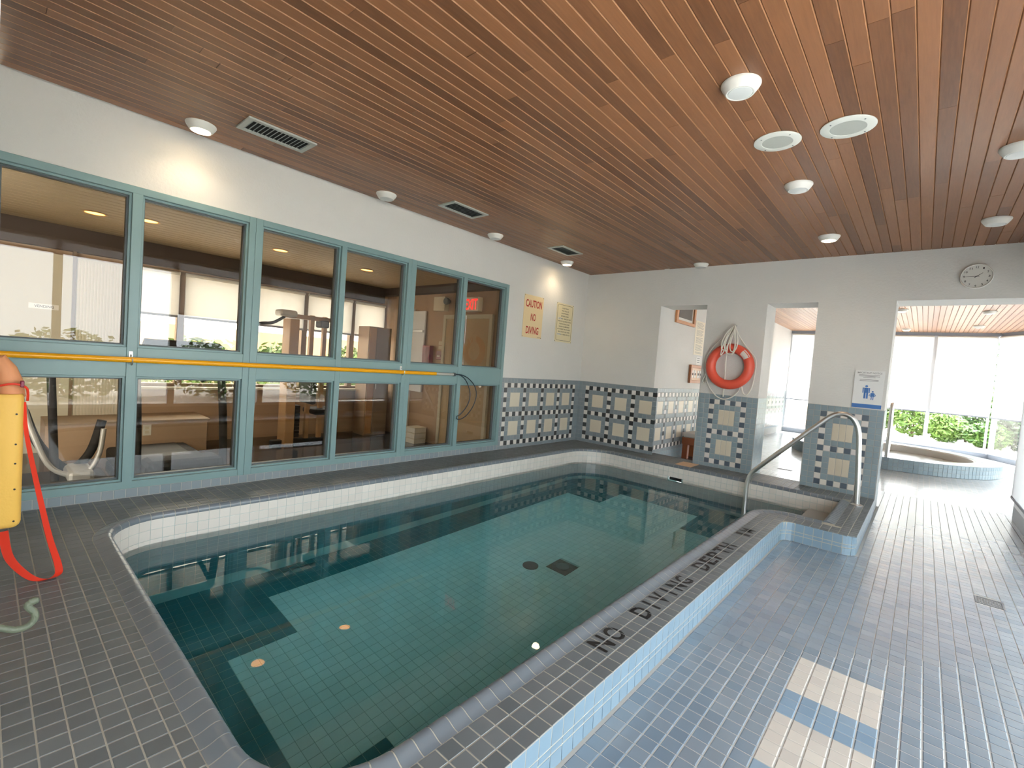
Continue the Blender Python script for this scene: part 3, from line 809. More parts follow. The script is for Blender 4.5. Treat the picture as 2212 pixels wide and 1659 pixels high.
glazing((7.02, 6.36), (7.02, 1.33), (1, 0), -.06, 2.68, 4, lambda i: 'added side window to light the spa area, %s' % ['far', 'second', 'third', 'near'][i], blind=.78,
        bl=lambda i: 'white roller blind on the added spa side window, %s one' % ['far', 'second', 'third', 'near'][i], fw=.04, bgroup='blinds of the spa windows')  # side windows invented to let light into the spa

# ================================================================== LONG TEAL WINDOW (left wall)
def teal_window(label, stiles, mull, pane_lo, pane_hi):
    WN[0] += 1; o = bpy.data.objects.new('window_%d' % WN[0], None); o.location = (0, (pane_lo+pane_hi)/2, .07); COL.objects.link(o)
    tag(o, label, 'window', kind='structure')
    xo, xi = .012, -.112
    for a, b in stiles: MB().cbox(xi, xo, a, b, .068, 2.256, .003).build('stile', [TEAL], o)
    MB().cbox(xi, xo-.001, mull[0], mull[1], .118, 2.207, .003).build('mullion', [TEAL], o)
    MB().cbox(xi, xo-.001, pane_lo, pane_hi, 2.205, 2.256, .003).build('head_rail', [TEAL], o)
    MB().cbox(xi, xo-.001, pane_lo, pane_hi, .068, .122, .003).build('sill_rail', [TEAL], o)
    for a, b in ((pane_lo, mull[0]), (mull[1], pane_hi)):
        MB().cbox(xi, xo-.003, a, b, .896, 1.109, .003).build('middle_rail', [TEAL], o)
        for z0, z1 in ((.122, .896), (1.109, 2.205)):
            def ring(w, x0, x1, zz0, zz1, aa, bb):
                m = MB(); m.box(x0, x1, aa, bb, zz0, zz0+w); m.box(x0, x1, aa, bb, zz1-w, zz1); m.box(x0, x1, aa, aa+w, zz0+w, zz1-w); m.box(x0, x1, bb-w, bb, zz0+w, zz1-w); return m
            ring(.014, -.055, -.018, z0, z1, a, b).build('glazing_bead', [TEAL], o)
            ring(.024, -.10, -.055, z0, z1, a, b).build('inner_bead', [DKGREY], o)
            MB().box(-.086, -.080, a+.012, b-.012, z0+.012, z1-.012).build('pane', [GLASS], o)
teal_window('teal framed double window of the left wall nearest the pool signs', [(-3.525, -3.467), (-1.978, -1.927)], (-2.752, -2.692), -3.467, -1.978)
teal_window('middle teal framed double window of the left wall', [(-5.129, -5.073), (-3.577, -3.526)], (-4.352, -4.298), -5.073, -3.577)
teal_window('teal framed window of the left wall nearest the rescue tube', [(-5.180, -5.130)], (-5.948, -5.888), -6.6, -5.180)

# ================================================================== GYM BEHIND THE WINDOW
GX, GE, GC = -2.9, -1.9, 2.33
g = MB(); g.box(-3.05, -.12, -8.2, GE+.15, ZF-.06, ZF)
struct('floor_gym', g, [mat('gym_dark_floor', (44, 40, 38), .12, var=.06)], 'dark glossy floor of the exercise room behind the glass', 'floor')
g = MB(); g.box(-3.05, -.12, -8.2, GE+.15, GC, GC+.1)
gc = struct('ceiling_gym', g, [mat('gym_ceiling', (176, 160, 132), .6)], 'beige ceiling of the exercise room', 'ceiling')
for i in range(22): MB().box(GX+.02+i*.125, GX+.135+i*.125, -8.1, GE-.02, GC-.012, GC).build('ceiling_plank', [mat('gym_plank', (164, 146, 116), .5)], gc)
g = MB(); g.box(-3.05, GX, -8.2, GE+.15, ZF-.05, .57); g.box(-3.05, GX, -8.2, GE+.15, 2.04, GC); g.box(-3.05, GX, -8.2, -5.52, .57, 2.04); g.box(-3.05, GX, GE-.03, GE+.15, .57, 2.04)
struct('wall_gym_far', g, [CREAM], 'beige far wall under the exercise room windows', 'wall')
g = MB(); g.box(GX, -.12, GE, GE+.15, ZF-.05, GC)
wge = struct('wall_gym_end', g, [CREAM], 'beige end wall of the exercise room with the exit door', 'wall')
g = MB(); g.box(GX, -.12, -8.2, -8.05, ZF-.05, GC); struct('wall_gym_near', g, [CREAM], 'beige near end wall of the exercise room', 'wall')
MB().box(GX, -.13, GE-.12, GE, 2.195, GC).build('trim_1', [mat('dark_beam', (70, 58, 52), .6)], None, label='dark beam along the top of the exercise room end wall', cat='beam', kind='structure')
MB().box(GX, GX+.10, -8.0, GE-.12, 2.06, GC).build('trim_2', [mat('dark_beam', (70, 58, 52), .6)], None, label='brown beam above the exercise room windows', cat='beam', kind='structure')
glazing((GX-.03, -5.5), (GX-.03, GE-.03), (-1, 0), .57, 2.04, [0, .55, 1.35, 2.15, 2.95, 3.57], lambda i: 'exercise room window, %s from the left' % ['first', 'second', 'third', 'fourth', 'last'][i], fm=mat('bronze_frame', (120, 98, 74), .5), fw=.04, blind=1.46,
        bl=lambda i: 'half lowered white roller blind in the exercise room, %s from the left' % ['first', 'second', 'third', 'fourth', 'last'][i], bgroup='blinds of the exercise room', inset=.06)
MB().cbox(GX, GX+.14, -5.5, GE-.02, .54, .57, .004).build('trim_3', [GYMW], None, label='cream window ledge of the exercise room', cat='ledge', kind='structure')
# white vending partition left, with its sign
vp = thing('partition_panel', 'white ribbed partition with the VENDING sign behind the left pane', 'partition', (GX+.08, -6.3, ZF))
MB().box(GX+.03, GX+.08, -7.6, -5.98, ZF, 2.0).build('panel', [GYMW], vp)
MB().box(GX+.03, GX+.07, -5.96, -5.54, ZF, 2.0).build('door_leaf', [GYMW], vp)
for i in range(14): MB().box(GX+.07, GX+.076, -5.94+i*.028, -5.925+i*.028, ZF, 1.97).build('rib', [mat('rib_white', (214, 206, 190), .6)], vp)
MB().box(GX+.03, GX+.09, -5.985, -5.955, ZF, 2.33).build('post', [mat('bronze_frame', (120, 98, 74), .5)], vp)
sg = MB().cbox(GX+.08, GX+.088, -6.318, -6.086, 1.395, 1.452, .002).build('sign_plate', [mat('plate_white', (246, 246, 244), .4)], vp)
t = MB(); put_text(t, 'VENDING', (GX+.0886, -6.2, 1.4235), Y, Z, .15, .028, .02); t.build('sign_lettering', [mat('grey_letter', (84, 84, 82), .5)], sg)
# low boxed ledge with socket
bx_ = thing('boxed_ledge', 'low beige boxed ledge below the exercise room window', 'ledge', (-2.58, -5.4, ZF))
MB().cbox(-2.885, -2.27, -6.2, -4.77, ZF, .21, .004).build('casing', [CREAM], bx_); MB().cbox(-2.88, -2.25, -6.2, -4.75, .21, .235, .004).build('cap', [mat('ledge_cap', (160, 138, 112), .6)], bx_)
so = MB().cbox(-2.27, -2.264, -5.411, -5.332, .06, .184, .002).build('socket_plate', [PLASTIC], bx_)
for z in (.098, .146): MB().cbox(-2.265, -2.262, -5.39, -5.353, z-.016, z+.016, .001).build('socket_outlet', [mat('ivory', (214, 206, 186), .5)], so)
# exit door, sign and notices on the end wall
dr = thing('door_1', 'beige exercise room exit door in a pale frame', 'door', (-.77, GE, ZF)); dr['kind'] = 'structure'
MB().cbox(-1.235, -.305, GE-.03, GE-.002, ZF, 1.80, .003).build('leaf', [mat('door_beige', (188, 164, 128), .5)], dr)
for a, b in ((-1.29, -1.235), (-.305, -.25)): MB().cbox(a, b, GE-.05, GE-.002, ZF, 1.86, .003).build('jamb', [GYMW], dr)
MB().cbox(-1.235, -.305, GE-.05, GE-.002, 1.80, 1.86, .003).build('head', [GYMW], dr)
MB().lathe([(.028, 0), (.028, .03), (0, .035)], (-.38, GE-.065, .85), 'y', 16).build('handle', [STEEL], dr)
ex = thing('exit_sign', 'white exit sign box with red EXIT letters above the exercise room door', 'sign', (-.69, GE-.08, 1.91))
MB().cbox(-.82, -.505, GE-.10, GE-.002, 1.90, 2.105, .006).build('box', [PLASTIC], ex)
t = MB(); put_text(t, 'EXIT', (-.64, GE-.102, 2.0), X, Z, .25, .15, .012); t.build('lettering', [mat('exit_red', (230, 30, 30), .5, emit=(255, 40, 40), estr=1.4)], ex)
nb = thing('emergency_light', 'cream emergency light box beside the exit sign', 'light', (-1.34, GE-.06, 1.92))
MB().cbox(-1.505, -1.24, GE-.09, GE-.002, 1.92, 2.135, .006).build('case', [mat('ivory', (214, 206, 186), .5)], nb); MB().lathe([(.05, 0), (.055, .03), (.03, .08), (0, .085)], (-1.19, GE-.12, 2.06), 'y', 18).build('lamp_head', [DKGREY], nb)
gw = thing('door_2', 'pale glazed side door beside the red extinguisher cabinet', 'door', (-1.91, GE-.01, ZF)); gw['kind'] = 'structure'
MB().cbox(-2.13, -2.07, GE-.05, GE-.002, ZF, 1.97, .004).build('jamb', [ALU], gw); MB().cbox(-2.07, -1.75, GE-.045, GE-.02, 1.06, 1.93, .003).build('upper_pane', [mat('frosted_panel', (226, 228, 232), .4)], gw)
MB().cbox(-2.07, -1.75, GE-.045, GE-.02, .62, 1.0, .003).build('lower_pane', [mat('frosted_panel', (226, 228, 232), .4)], gw); MB().cbox(-2.10, -1.74, GE-.09, GE-.05, 1.58, 1.62, .006).build('push_bar', [STEEL], gw)
fx = thing('extinguisher_cabinet', 'red fire extinguisher cabinet on the exercise room wall', 'cabinet', (-1.63, GE-.05, 1.02))
MB().cbox(-1.72, -1.54, GE-.08, GE-.002, .98, 1.377, .004).build('case', [mat('fire_red', (150, 44, 38), .4)], fx); MB().cbox(-1.70, -1.56, GE-.084, GE-.08, 1.0, 1.35, .001).build('door_panel', [mat('fire_red_dark', (120, 36, 34), .35)], fx)
al = thing('fire_alarm', 'dark red fire alarm pull station below pale notices', 'alarm', (-1.36, GE-.02, 1.17))
MB().cbox(-1.425, -1.30, GE-.04, GE-.002, 1.17, 1.30, .004).build('body', [mat('fire_red_dark', (120, 36, 34), .35)], al); MB().cbox(-1.40, -1.325, GE-.045, GE-.04, 1.21, 1.235, .002).build('pull_bar', [PLASTIC], al)
for i, z in enumerate((1.33, 1.40)):
    o = MB().box(-1.42, -1.31, GE-.004, GE-.0005, z, z+.055).build('wall_notice', [mat('ivory', (214, 206, 186), .5)], None)
    tag(o, ['small pale notice directly above the fire alarm', 'upper small pale notice above the fire alarm'][i], 'notice', 'notices over the fire alarm')
# ceiling lamps of the gym
gl = None
for i, (x, y) in enumerate(((-1.68, -5.95), (-1.475, -5.58), (-1.471, -4.334), (-1.496, -3.179))):
    lab = ['amber recessed ceiling lamp behind the first pane', 'amber recessed ceiling lamp behind the second pane', 'amber recessed ceiling lamp behind the third pane', 'amber recessed ceiling lamp behind the fourth pane'][i]
    if gl is None:
        gl = thing('recessed_lamp', lab, 'lamp', (x, y, GC-.012), 'exercise room ceiling lamps')
        MB().lathe([(.085, 0), (.095, -.006), (.08, -.01), (.074, -.004)], (x, y, GC-.012), n=24, caps=False).build('trim_ring', [mat('brass_trim', (196, 160, 104), .35, .6)], gl, smooth=True)
        MB().lathe([(.076, 0), (.076, -.004), (0, -.004)], (x, y, GC-.012), n=24).build('lens', [GYMLAMP], gl)
    else: copy_tree(gl, (x, y, GC-.012), lab)
# treadmills
DK = mat('machine_dark', (40, 37, 36), .8); SIL = mat('machine_silver', (186, 186, 184), .35, .3)
def treadmill(x, y, label):
    r = thing('treadmill', label, 'treadmill', (x, y, ZF), 'treadmills in the exercise room')
    MB().cbox(x-.95, x+.55, y-.36, y+.36, ZF, ZF+.14, .03).build('deck', [DK], r)
    MB().cbox(x-.90, x+.35, y-.24, y+.24, ZF+.14, ZF+.152, .004).build('belt', [BLACK], r)
    MB().cbox(x+.30, x+.60, y-.30, y+.30, ZF+.13, ZF+.27, .05).build('motor_cover', [DK], r)
    for s in (-1, 1):
        MB().tube(bez((x+.42, y+s*.34, ZF+.05), (x+.42, y+s*.34, ZF+.5), (x+.30, y+s*.34, ZF+.9), (x+.22, y+s*.34, ZF+1.10), 10), .035, 10).build('upright', [DK], r, smooth=True)
        MB().tube(bez((x+.24, y+s*.34, ZF+1.05), (x+.1, y+s*.34, ZF+1.05), (x-.2, y+s*.34, ZF+.95), (x-.35, y+s*.34, ZF+.92), 8), .022, 10).build('handrail', [DK], r, smooth=True)
    c = MB(); c.add([(x+.16, y-.34, ZF+1.08), (x+.16, y+.34, ZF+1.08), (x+.30, y+.30, ZF+1.34), (x+.30, y-.30, ZF+1.34), (x+.24, y-.34, ZF+1.05), (x+.24, y+.34, ZF+1.05), (x+.36, y+.30, ZF+1.32), (x+.36, y-.30, ZF+1.32)],
        [(0, 1, 2, 3), (4, 7, 6, 5), (0, 4, 5, 1), (1, 5, 6, 2), (2, 6, 7, 3), (3, 7, 4, 0)]); co = c.build('console', [DK], r)
    MB().add([(x+.168, y-.2, ZF+1.12), (x+.168, y+.2, ZF+1.12), (x+.285, y+.2, ZF+1.33), (x+.285, y-.2, ZF+1.33)], [(0, 1, 2, 3)]).build('display', [SIL], co)
    return r
treadmill(-1.22, -5.38, 'treadmill with a silver console behind the second pane')
# curved cross-trainer at the left pane
el = thing('elliptical_trainer', 'elliptical trainer with a dark curved frame behind the lower left pane', 'exercise machine', (-1.0, -6.15, ZF))
MB().tube(spline([(-1.0, -6.42, .62), (-1.0, -6.36, .36), (-1.0, -6.24, .05), (-1.0, -6.05, -.03), (-1.0, -5.95, .12), (-1.0, -5.92, .36)], 6), .02, 10).build('side_frame', [SIL], el, smooth=True)
MB().tube(spline([(-1.25, -6.40, .5), (-1.25, -6.3, .2), (-1.25, -6.12, -.02), (-1.25, -5.98, .1), (-1.25, -5.9, .4)], 6), .035, 10).build('swing_arm', [DK], el, smooth=True)
MB().cbox(-1.3, -.9, -6.15, -5.98, -.08, .02, .03).build('drive_housing', [SIL], el); MB().cbox(-1.6, -.8, -6.5, -5.85, ZF, ZF+.06, .02).build('base_frame', [DK], el)
MB().tube([(-1.2, -6.2, ZF), (-1.2, -6.25, .9), (-1.2, -6.3, 1.1)], .03, 10).build('mast', [DK], el, smooth=True)
# multi gym
mg = thing('multi_gym', 'tall multi gym with a weight tower behind the third pane', 'exercise machine', (-2.3, -3.6, ZF)); TAN = mat('machine_tan', (176, 138, 96), .4)
MB().cbox(-2.42, -2.18, -3.87, -3.74, ZF, 1.58, .01).build('weight_tower', [TAN], mg)
for k in range(9): MB().cbox(-2.40, -2.2, -3.73, -3.66, ZF+.1+k*.05, ZF+.145+k*.05, .004).build('weight_plate', [DK], mg)
for y in (-3.52, -3.33): MB().cbox(-2.33, -2.27, y-.03, y+.03, ZF, 1.66, .006).build('post', [TAN], mg)
MB().cbox(-2.33, -2.27, -3.9, -3.25, 1.59, 1.65, .006).build('top_beam', [TAN], mg); MB().cbox(-2.4, -2.2, -4.0, -3.76, 1.60, 1.69, .03).build('top_pulley_cover', [SIL], mg)
MB().tube(spline([(-2.3, -3.9, 1.6), (-2.3, -4.05, 1.5), (-2.3, -4.25, 1.45), (-2.3, -4.3, 1.25)], 6), .02, 8).build('lat_bar', [DK], mg, smooth=True)
MB().cbox(-2.4, -2.2, -3.42, -3.3, 1.50, 1.60, .02).build('arm_pad', [DK], mg); MB().cbox(-2.5, -2.1, -3.5, -3.15, .25, .33, .03).build('seat', [DK], mg); MB().cbox(-2.5, -2.1, -3.56, -3.48, .4, 1.0, .03).build('back_pad', [DK], mg)
MB().cbox(-2.35, -2.25, -4.0, -3.1, ZF, ZF+.06, .01).build('foot_beam', [DK], mg)
cbn = thing('storage_cabinet', 'tall brown cabinet in front of the exercise room window', 'cabinet', (-2.6, -2.25, ZF))
MB().cbox(-2.78, -2.45, -2.50, -2.08, ZF, 1.62, .006).build('body', [mat('cabinet_brown', (150, 122, 92), .5)], cbn); MB().cbox(-2.45, -2.435, -2.36, -2.09, ZF+.03, 1.60, .003).build('door_panel', [mat('cabinet_brown_dark', (132, 112, 90), .5)], cbn)
MB().cbox(-2.45, -2.437, -2.49, -2.37, ZF+.03, 1.60, .003).build('side_door', [wood('cabinet_wood', (150, 106, 66), (184, 140, 92), axis=2)], cbn); MB().cbox(-2.435, -2.42, -2.345, -2.33, .6, .75, .003).build('handle', [STEEL], cbn)
for i in range(3):
    z = ZF+.001+i*.085; o = thing('towel_stack_box', ['white box at the bottom of the stack on the exercise room floor', 'white box in the middle of the stack on the exercise room floor', 'white box on top of the stack on the exercise room floor'][i], 'box', (-1.6, -2.08, z), 'white boxes in the exercise room')
    MB().cbox(-1.72, -1.50, -2.19, -1.97, z, z+.07, .004).build('carton', [PLASTIC], o); MB().cbox(-1.725, -1.495, -2.195, -1.965, z+.07, z+.082, .003).build('lid', [GYMW], o)

# ================================================================== CEILING FITTINGS
def lamp(x, y, lit, label, group='round ceiling lamps over the pool'):
    r = thing('ceiling_lamp', label, 'lamp', (x, y, ZC), group)
    MB().lathe([(.080, 0), (.096, -.001), (.097, -.008), (.092, -.018), (.072, -.046), (.068, -.050), (.062, -.050), (.060, -.046)], (x, y, ZC), n=36, caps=False).build('housing', [PLASTIC], r, smooth=True)
    MB().lathe([(.061, -.044), (.058, -.050), (.03, -.053), (0, -.054)], (x, y, ZC), n=36, caps=False).build('lens', [LENSON if lit else LENS], r, smooth=True)
    if lit:
        ld = bpy.data.lights.new('bulb', 'SPOT'); ld.energy = 6; ld.color = (1, .80, .55); ld.spot_size = math.radians(140); ld.spot_blend = .8; ld.shadow_soft_size = .055
        lo_ = bpy.data.objects.new('bulb', ld); lo_.location = (x, y, ZC-.062); link(lo_, r)
    return r
lamp(.262, -5.62, True, 'lit round ceiling lamp above the first teal window')
lamp(.25, -4.06, False, 'unlit round ceiling lamp between the two nearer air vents')
lamp(.245, -2.51, False, 'unlit round ceiling lamp between the second and third air vent')
lamp(.24, -.97, True, 'lit round ceiling lamp in the corner above the caution signs')
lamp(1.90, -.17, False, 'unlit round ceiling lamp close to the back wall above the first opening')
lamp(3.475, -4.05, False, 'large looking unlit round ceiling lamp nearest the camera')
lamp(3.465, -2.50, False, 'unlit round ceiling lamp just behind the two ceiling speakers')
lamp(3.462, -.93, True, 'lit round ceiling lamp above the handrail')
lamp(4.66, -.94, False, 'unlit round ceiling lamp in front of the wall clock')
lamp(4.635, -2.51, False, 'unlit round ceiling lamp cut by the right picture edge')
lamp(3.886, 4.60, True, 'lit round ceiling lamp inside the spa area', 'round ceiling lamps of the spa')
lamp(3.872, 8.0, True, 'lit round ceiling lamp close to the spa windows', 'round ceiling lamps of the spa')
lamp(5.06, 5.0, False, 'nearer unlit ceiling lamp of the spa area', 'round ceiling lamps of the spa')
lamp(5.07, 7.3, False, 'farther unlit ceiling lamp of the spa area', 'round ceiling lamps of the spa')
SPK = mat('speaker_white', (216, 216, 206), .5); GRL = mat('speaker_grille', (190, 192, 182), .7, bump=.6, bscale=900)
for x, y, rr, lab in ((3.488, -3.31, .134, 'smaller looking round ceiling speaker on the left of the pair'), (3.856, -3.29, .139, 'round ceiling speaker on the right of the pair')):
    r = thing('ceiling_speaker', lab, 'speaker', (x, y, ZC), 'ceiling speakers')
    MB().lathe([(rr-.01, 0), (rr, -.002), (rr, -.006), (rr-.008, -.010), (rr*.66, -.011), (rr*.64, -.008)], (x, y, ZC), n=48, caps=False).build('rim', [SPK], r, smooth=True)
    MB().lathe([(rr*.65, -.009), (rr*.4, -.010), (0, -.0105)], (x, y, ZC), n=48, caps=False).build('grille', [GRL], r, smooth=True)
    for a in (50, 140, 230, 320):
        MB().lathe([(.005, -.0125), (.003, -.014), (0, -.014)], (x+rr*.83*math.cos(math.radians(a)), y+rr*.83*math.sin(math.radians(a)), ZC), n=10, caps=False).build('screw', [DKGREY], r)
VF = mat('vent_frame', (182, 186, 178), .45, .2); VD = mat('vent_dark', (40, 42, 42), .8); VS = mat('vent_slat', (140, 146, 144), .45, .3)
for y0, y1, lab in ((-5.46, -4.985, 'air vent grille above the second teal pane, nearest'), (-3.60, -3.125, 'middle air vent grille of the ceiling row'), (-1.765, -1.30, 'farthest air vent grille next to the corner lamp')):
    x0, x1 = .472, .728; r = thing('air_vent', lab, 'vent', ((x0+x1)/2, (y0+y1)/2, ZC), 'ceiling air vents')
    MB().box(x0+.02, x1-.02, y0+.02, y1-.02, ZC-.002, ZC-.0005).build('duct_opening', [VD], r)
    f = MB(); w = .034
    for a, b, c, d in ((x0, x1, y0, y0+w), (x0, x1, y1-w, y1), (x0, x0+w, y0+w, y1-w), (x1-w, x1, y0+w, y1-w)): f.box(a, b, c, d, ZC-.012, ZC-.0005)
    f.build('frame', [VF], r)
    for k in range(15):
        y = y0+.04+k*(y1-y0-.08)/14
        s = MB(); s.add([(x0+w, y-.006, ZC-.010), (x1-w, y-.006, ZC-.010), (x1-w, y+.006, ZC-.003), (x0+w, y+.006, ZC-.003), (x0+w, y-.005, ZC-.011), (x1-w, y-.005, ZC-.011), (x1-w, y+.007, ZC-.004), (x0+w, y+.007, ZC-.004)],
            [(0, 1, 2, 3), (4, 7, 6, 5), (0, 4, 5, 1), (2, 6, 7, 3)]); s.build('slat', [VS], r)

# ================================================================== WALL OBJECTS
# caution signs
s1 = thing('caution_sign', 'cream caution sign with large red NO DIVING words', 'sign', (.006, -1.37, 1.59))
MB().cbox(.001, .006, -1.59, -1.150, 1.590, 2.195, .0015).build('plate', [SIGNB], s1)
t = MB()
put_text(t, 'CAUTION', (.0066, -1.37, 2.075), Y, Z, .365, .108, .022); put_text(t, 'NO', (.0066, -1.37, 1.885), Y, Z, .115, .105, .022); put_text(t, 'DIVING', (.0066, -1.37, 1.697), Y, Z, .285, .108, .022)
t.build('lettering', [RED], s1)
for y in (-1.58, -1.16):
    for z in (1.60, 2.185): MB().lathe([(.006, 0), (.004, .003), (0, .003)], (.006, y, z), 'x', 10, caps=False).build('screw', [DKGREY], s1)
MB().box(.006, .0064, -1.245, -1.165, 1.603, 1.608).build('print_line', [DKGREY], s1)
s2 = thing('pool_notice', 'cream caution sign with small black printed pool rules', 'sign', (.006, -.585, 1.59))
MB().cbox(.001, .006, -.812, -.365, 1.590, 2.190, .0015).build('plate', [mat('sign_cream_pale', (222, 210, 172), .45)], s2)
b = MB(); pts = []
for (cy, cz, a0) in ((-.42, 2.155-.02, 0), (-.757, 2.135, 90), (-.757, 1.645, 180), (-.42, 1.645, 270)):
    for k in range(5): a = math.radians(a0+k*22.5); pts.append((.0068, cy+.03*math.cos(a), cz+.03*math.sin(a)))
b.tube(pts, .0022, 4, closed=True); b.build('border_line', [BLACK], s2)
lines = ['CAUTION', 'THIS POOL IS', 'UNSUPERVISED,', 'BATHERS UNDER', 'SIXTEEN  YEARS OF AGE', 'ARE NOT ALLOWED WITHIN', 'THE POOL ENCLOSURE', 'UNLESS ACCOMPANIED', 'BY A PARENT OR HIS AGENT', 'WHO IS NOT LESS THAN', 'SIXTEEN  YEARS OF AGE.']
t = MB()
for i, l in enumerate(lines): put_text(t, l, (.0068, -.588, 2.115-i*.0405), Y, Z, min(.34, .0155*len(l)) if i else .165, .019, .016)
t.build('lettering', [BLACK], s2)
for z in (2.115-4*.0405, 2.115-10*.0405): MB().box(.006, .0067, -.765, -.66, z-.014, z+.014).build('patch_label', [PLASTIC], s2)
for y in (-.805, -.372):
    for z in (1.60, 2.18): MB().lathe([(.006, 0), (.004, .003), (0, .003)], (.006, y, z), 'x', 10, caps=False).build('screw', [DKGREY], s2)
# important notice
n3 = thing('important_notice', 'white notice with blue adult and child figures on the right pillar', 'sign', (3.85, -.008, 1.007))
BLUE = mat('notice_blue', (62, 112, 176), .4)
MB().cbox(3.715, 3.985, -.011, -.007, 1.007, 1.432, .001).build('sheet', [mat('notice_white', (226, 226, 224), .25)], n3)
MB().box(3.716, 3.984, -.0118, -.011, 1.008, 1.052).build('blue_band', [BLUE], n3)
t = MB(); put_text(t, 'IMPORTANT NOTICE', (3.85, -.0116, 1.405), X, Z, .225, .019, .008); t.build('lettering', [mat('grey_print', (128, 128, 128), .5)], n3)
t = MB()
for i, w in enumerate((.19, .19, .11, 0, .17, .17)):
    if w: t.box(3.85-w/2, 3.85+w/2, -.0116, -.011, 1.378-i*.013, 1.383-i*.013)
t.build('print_lines', [mat('grey_print', (128, 128, 128), .5)], n3)
def figure(cx, z0, h, skirt):
    b = MB(); r = h*.085; y = -.0118
    def poly(ps): b.add([(cx+x*h, y, z0+z*h) for x, z in ps], [tuple(range(len(ps)))])
    b.add([(cx+r*math.cos(a*.3927), y, z0+h-r+r*math.sin(a*.3927)) for a in range(16)], [tuple(range(16))])
    if skirt:
        poly([(-.10, .78), (.10, .78), (.24, .36), (-.24, .36)]); poly([(-.10, .78), (-.16, .76), (-.33, .47), (-.27, .43)]); poly([(.10, .78), (.16, .76), (.33, .47), (.27, .43)])
        for s in (-.12, .04): poly([(s, .36), (s+.08, .36), (s+.08, 0), (s, 0)])
    else:
        poly([(-.13, .80), (.13, .80), (.13, .42), (-.13, .42)]); poly([(-.22, .80), (-.15, .80), (-.15, .42), (-.22, .42)]); poly([(.15, .80), (.22, .80), (.22, .42), (.15, .42)])
        for s in (-.13, .02): poly([(s, .44), (s+.11, .44), (s+.11, 0), (s, 0)])
    b.build('figure', [BLUE], n3)
figure(3.835, 1.115, .152, False); figure(3.895, 1.105, .10, True)
# clock
ck = thing('wall_clock', 'round white wall clock above the wide opening', 'clock', (4.619, -.03, 2.439))
MB().lathe([(.118, 0), (.124, -.006), (.124, -.028), (.117, -.034), (.112, -.028)], (4.619, -.001, 2.439), 'y', 48, caps=False).build('case', [PLASTIC], ck, smooth=True)
MB().lathe([(.114, -.020), (.05, -.020), (0, -.020)], (4.619, -.001, 2.439), 'y', 48, caps=False).build('dial', [mat('dial_white', (216, 215, 208), .4)], ck)
t = MB()
for h_ in range(1, 13):
    a = math.radians(90-30*h_); put_text(t, str(h_), (4.619+.092*math.cos(a), -.0225, 2.439+.092*math.sin(a)), X, Z, .010 if h_ in (1,) else (.013 if h_ < 10 else .021), .019, .012)
t.build('numerals', [BLACK], ck)
def hand(a, L, w, y): 
    d = Vector((math.cos(a), 0, math.sin(a))); n = Vector((-d.z, 0, d.x)); c = Vector((4.619, y, 2.439))
    MB().add([c-d*.02-n*w, c+d*L-n*w*.5, c+d*L+n*w*.5, c-d*.02+n*w], [(0, 1, 2, 3)]).build('hand', [BLACK], ck)
hand(math.radians(180), .088, .0022, -.0235); hand(math.radians(90-52), .056, .003, -.0245)
MB().lathe([(.004, 0), (.004, -.005), (0, -.005)], (4.619, -.022, 2.439), 'y', 10).build('hub', [BLACK], ck)
# ring buoy with rope
rb = thing('ring_buoy', 'orange ring buoy hung on the pillar between the openings', 'life ring', (2.366, -.07, 1.07))
o = MB().torus((2.366, -.070, 1.383), .243, .062, 'y', 56, 18); o.build('ring', [mat('buoy_orange', (222, 88, 66), .42, var=.05)], rb, smooth=True)
for c_, w_, h_, a_ in (((2.545, 1.51), .105, .062, -.9), ((2.583, 1.455), .05, .04, -.9)):
    pass
def ringpt(ang, off=.064):
    a = math.radians(ang); return (2.366+.243*math.cos(a), -.066-off, 1.383+.243*math.sin(a))
lbm = MB(); ps = []
for i in range(5):
    for j in range(4):
        ang = 28+i*6; rr = .205+j*.028; th = math.asin(max(-1, min(1, (rr-.243)/.0625))); a = math.radians(ang)
        ps.append((2.366+rr*math.cos(a), -.070-.0636*math.cos(th), 1.383+rr*math.sin(a)))
lbm.add(ps, [(i*4+j, i*4+j+1, i*4+j+5, i*4+j+4) for i in range(4) for j in range(3)]); lbm.build('label_patch', [mat('patch_white', (214, 206, 200), .5)], rb)
ROPE = mat('white_rope', (222, 218, 206), .8)
MB().lathe([(.010, 0), (.010, -.012), (.004, -.013), (.004, -.075), (.009, -.077), (.009, -.085), (0, -.086)], (2.386, 0, 1.935), 'y', 12, caps=False).build('wall_hook', [STEEL], rb, smooth=True)
hk = (2.386, -.07, 1.925)
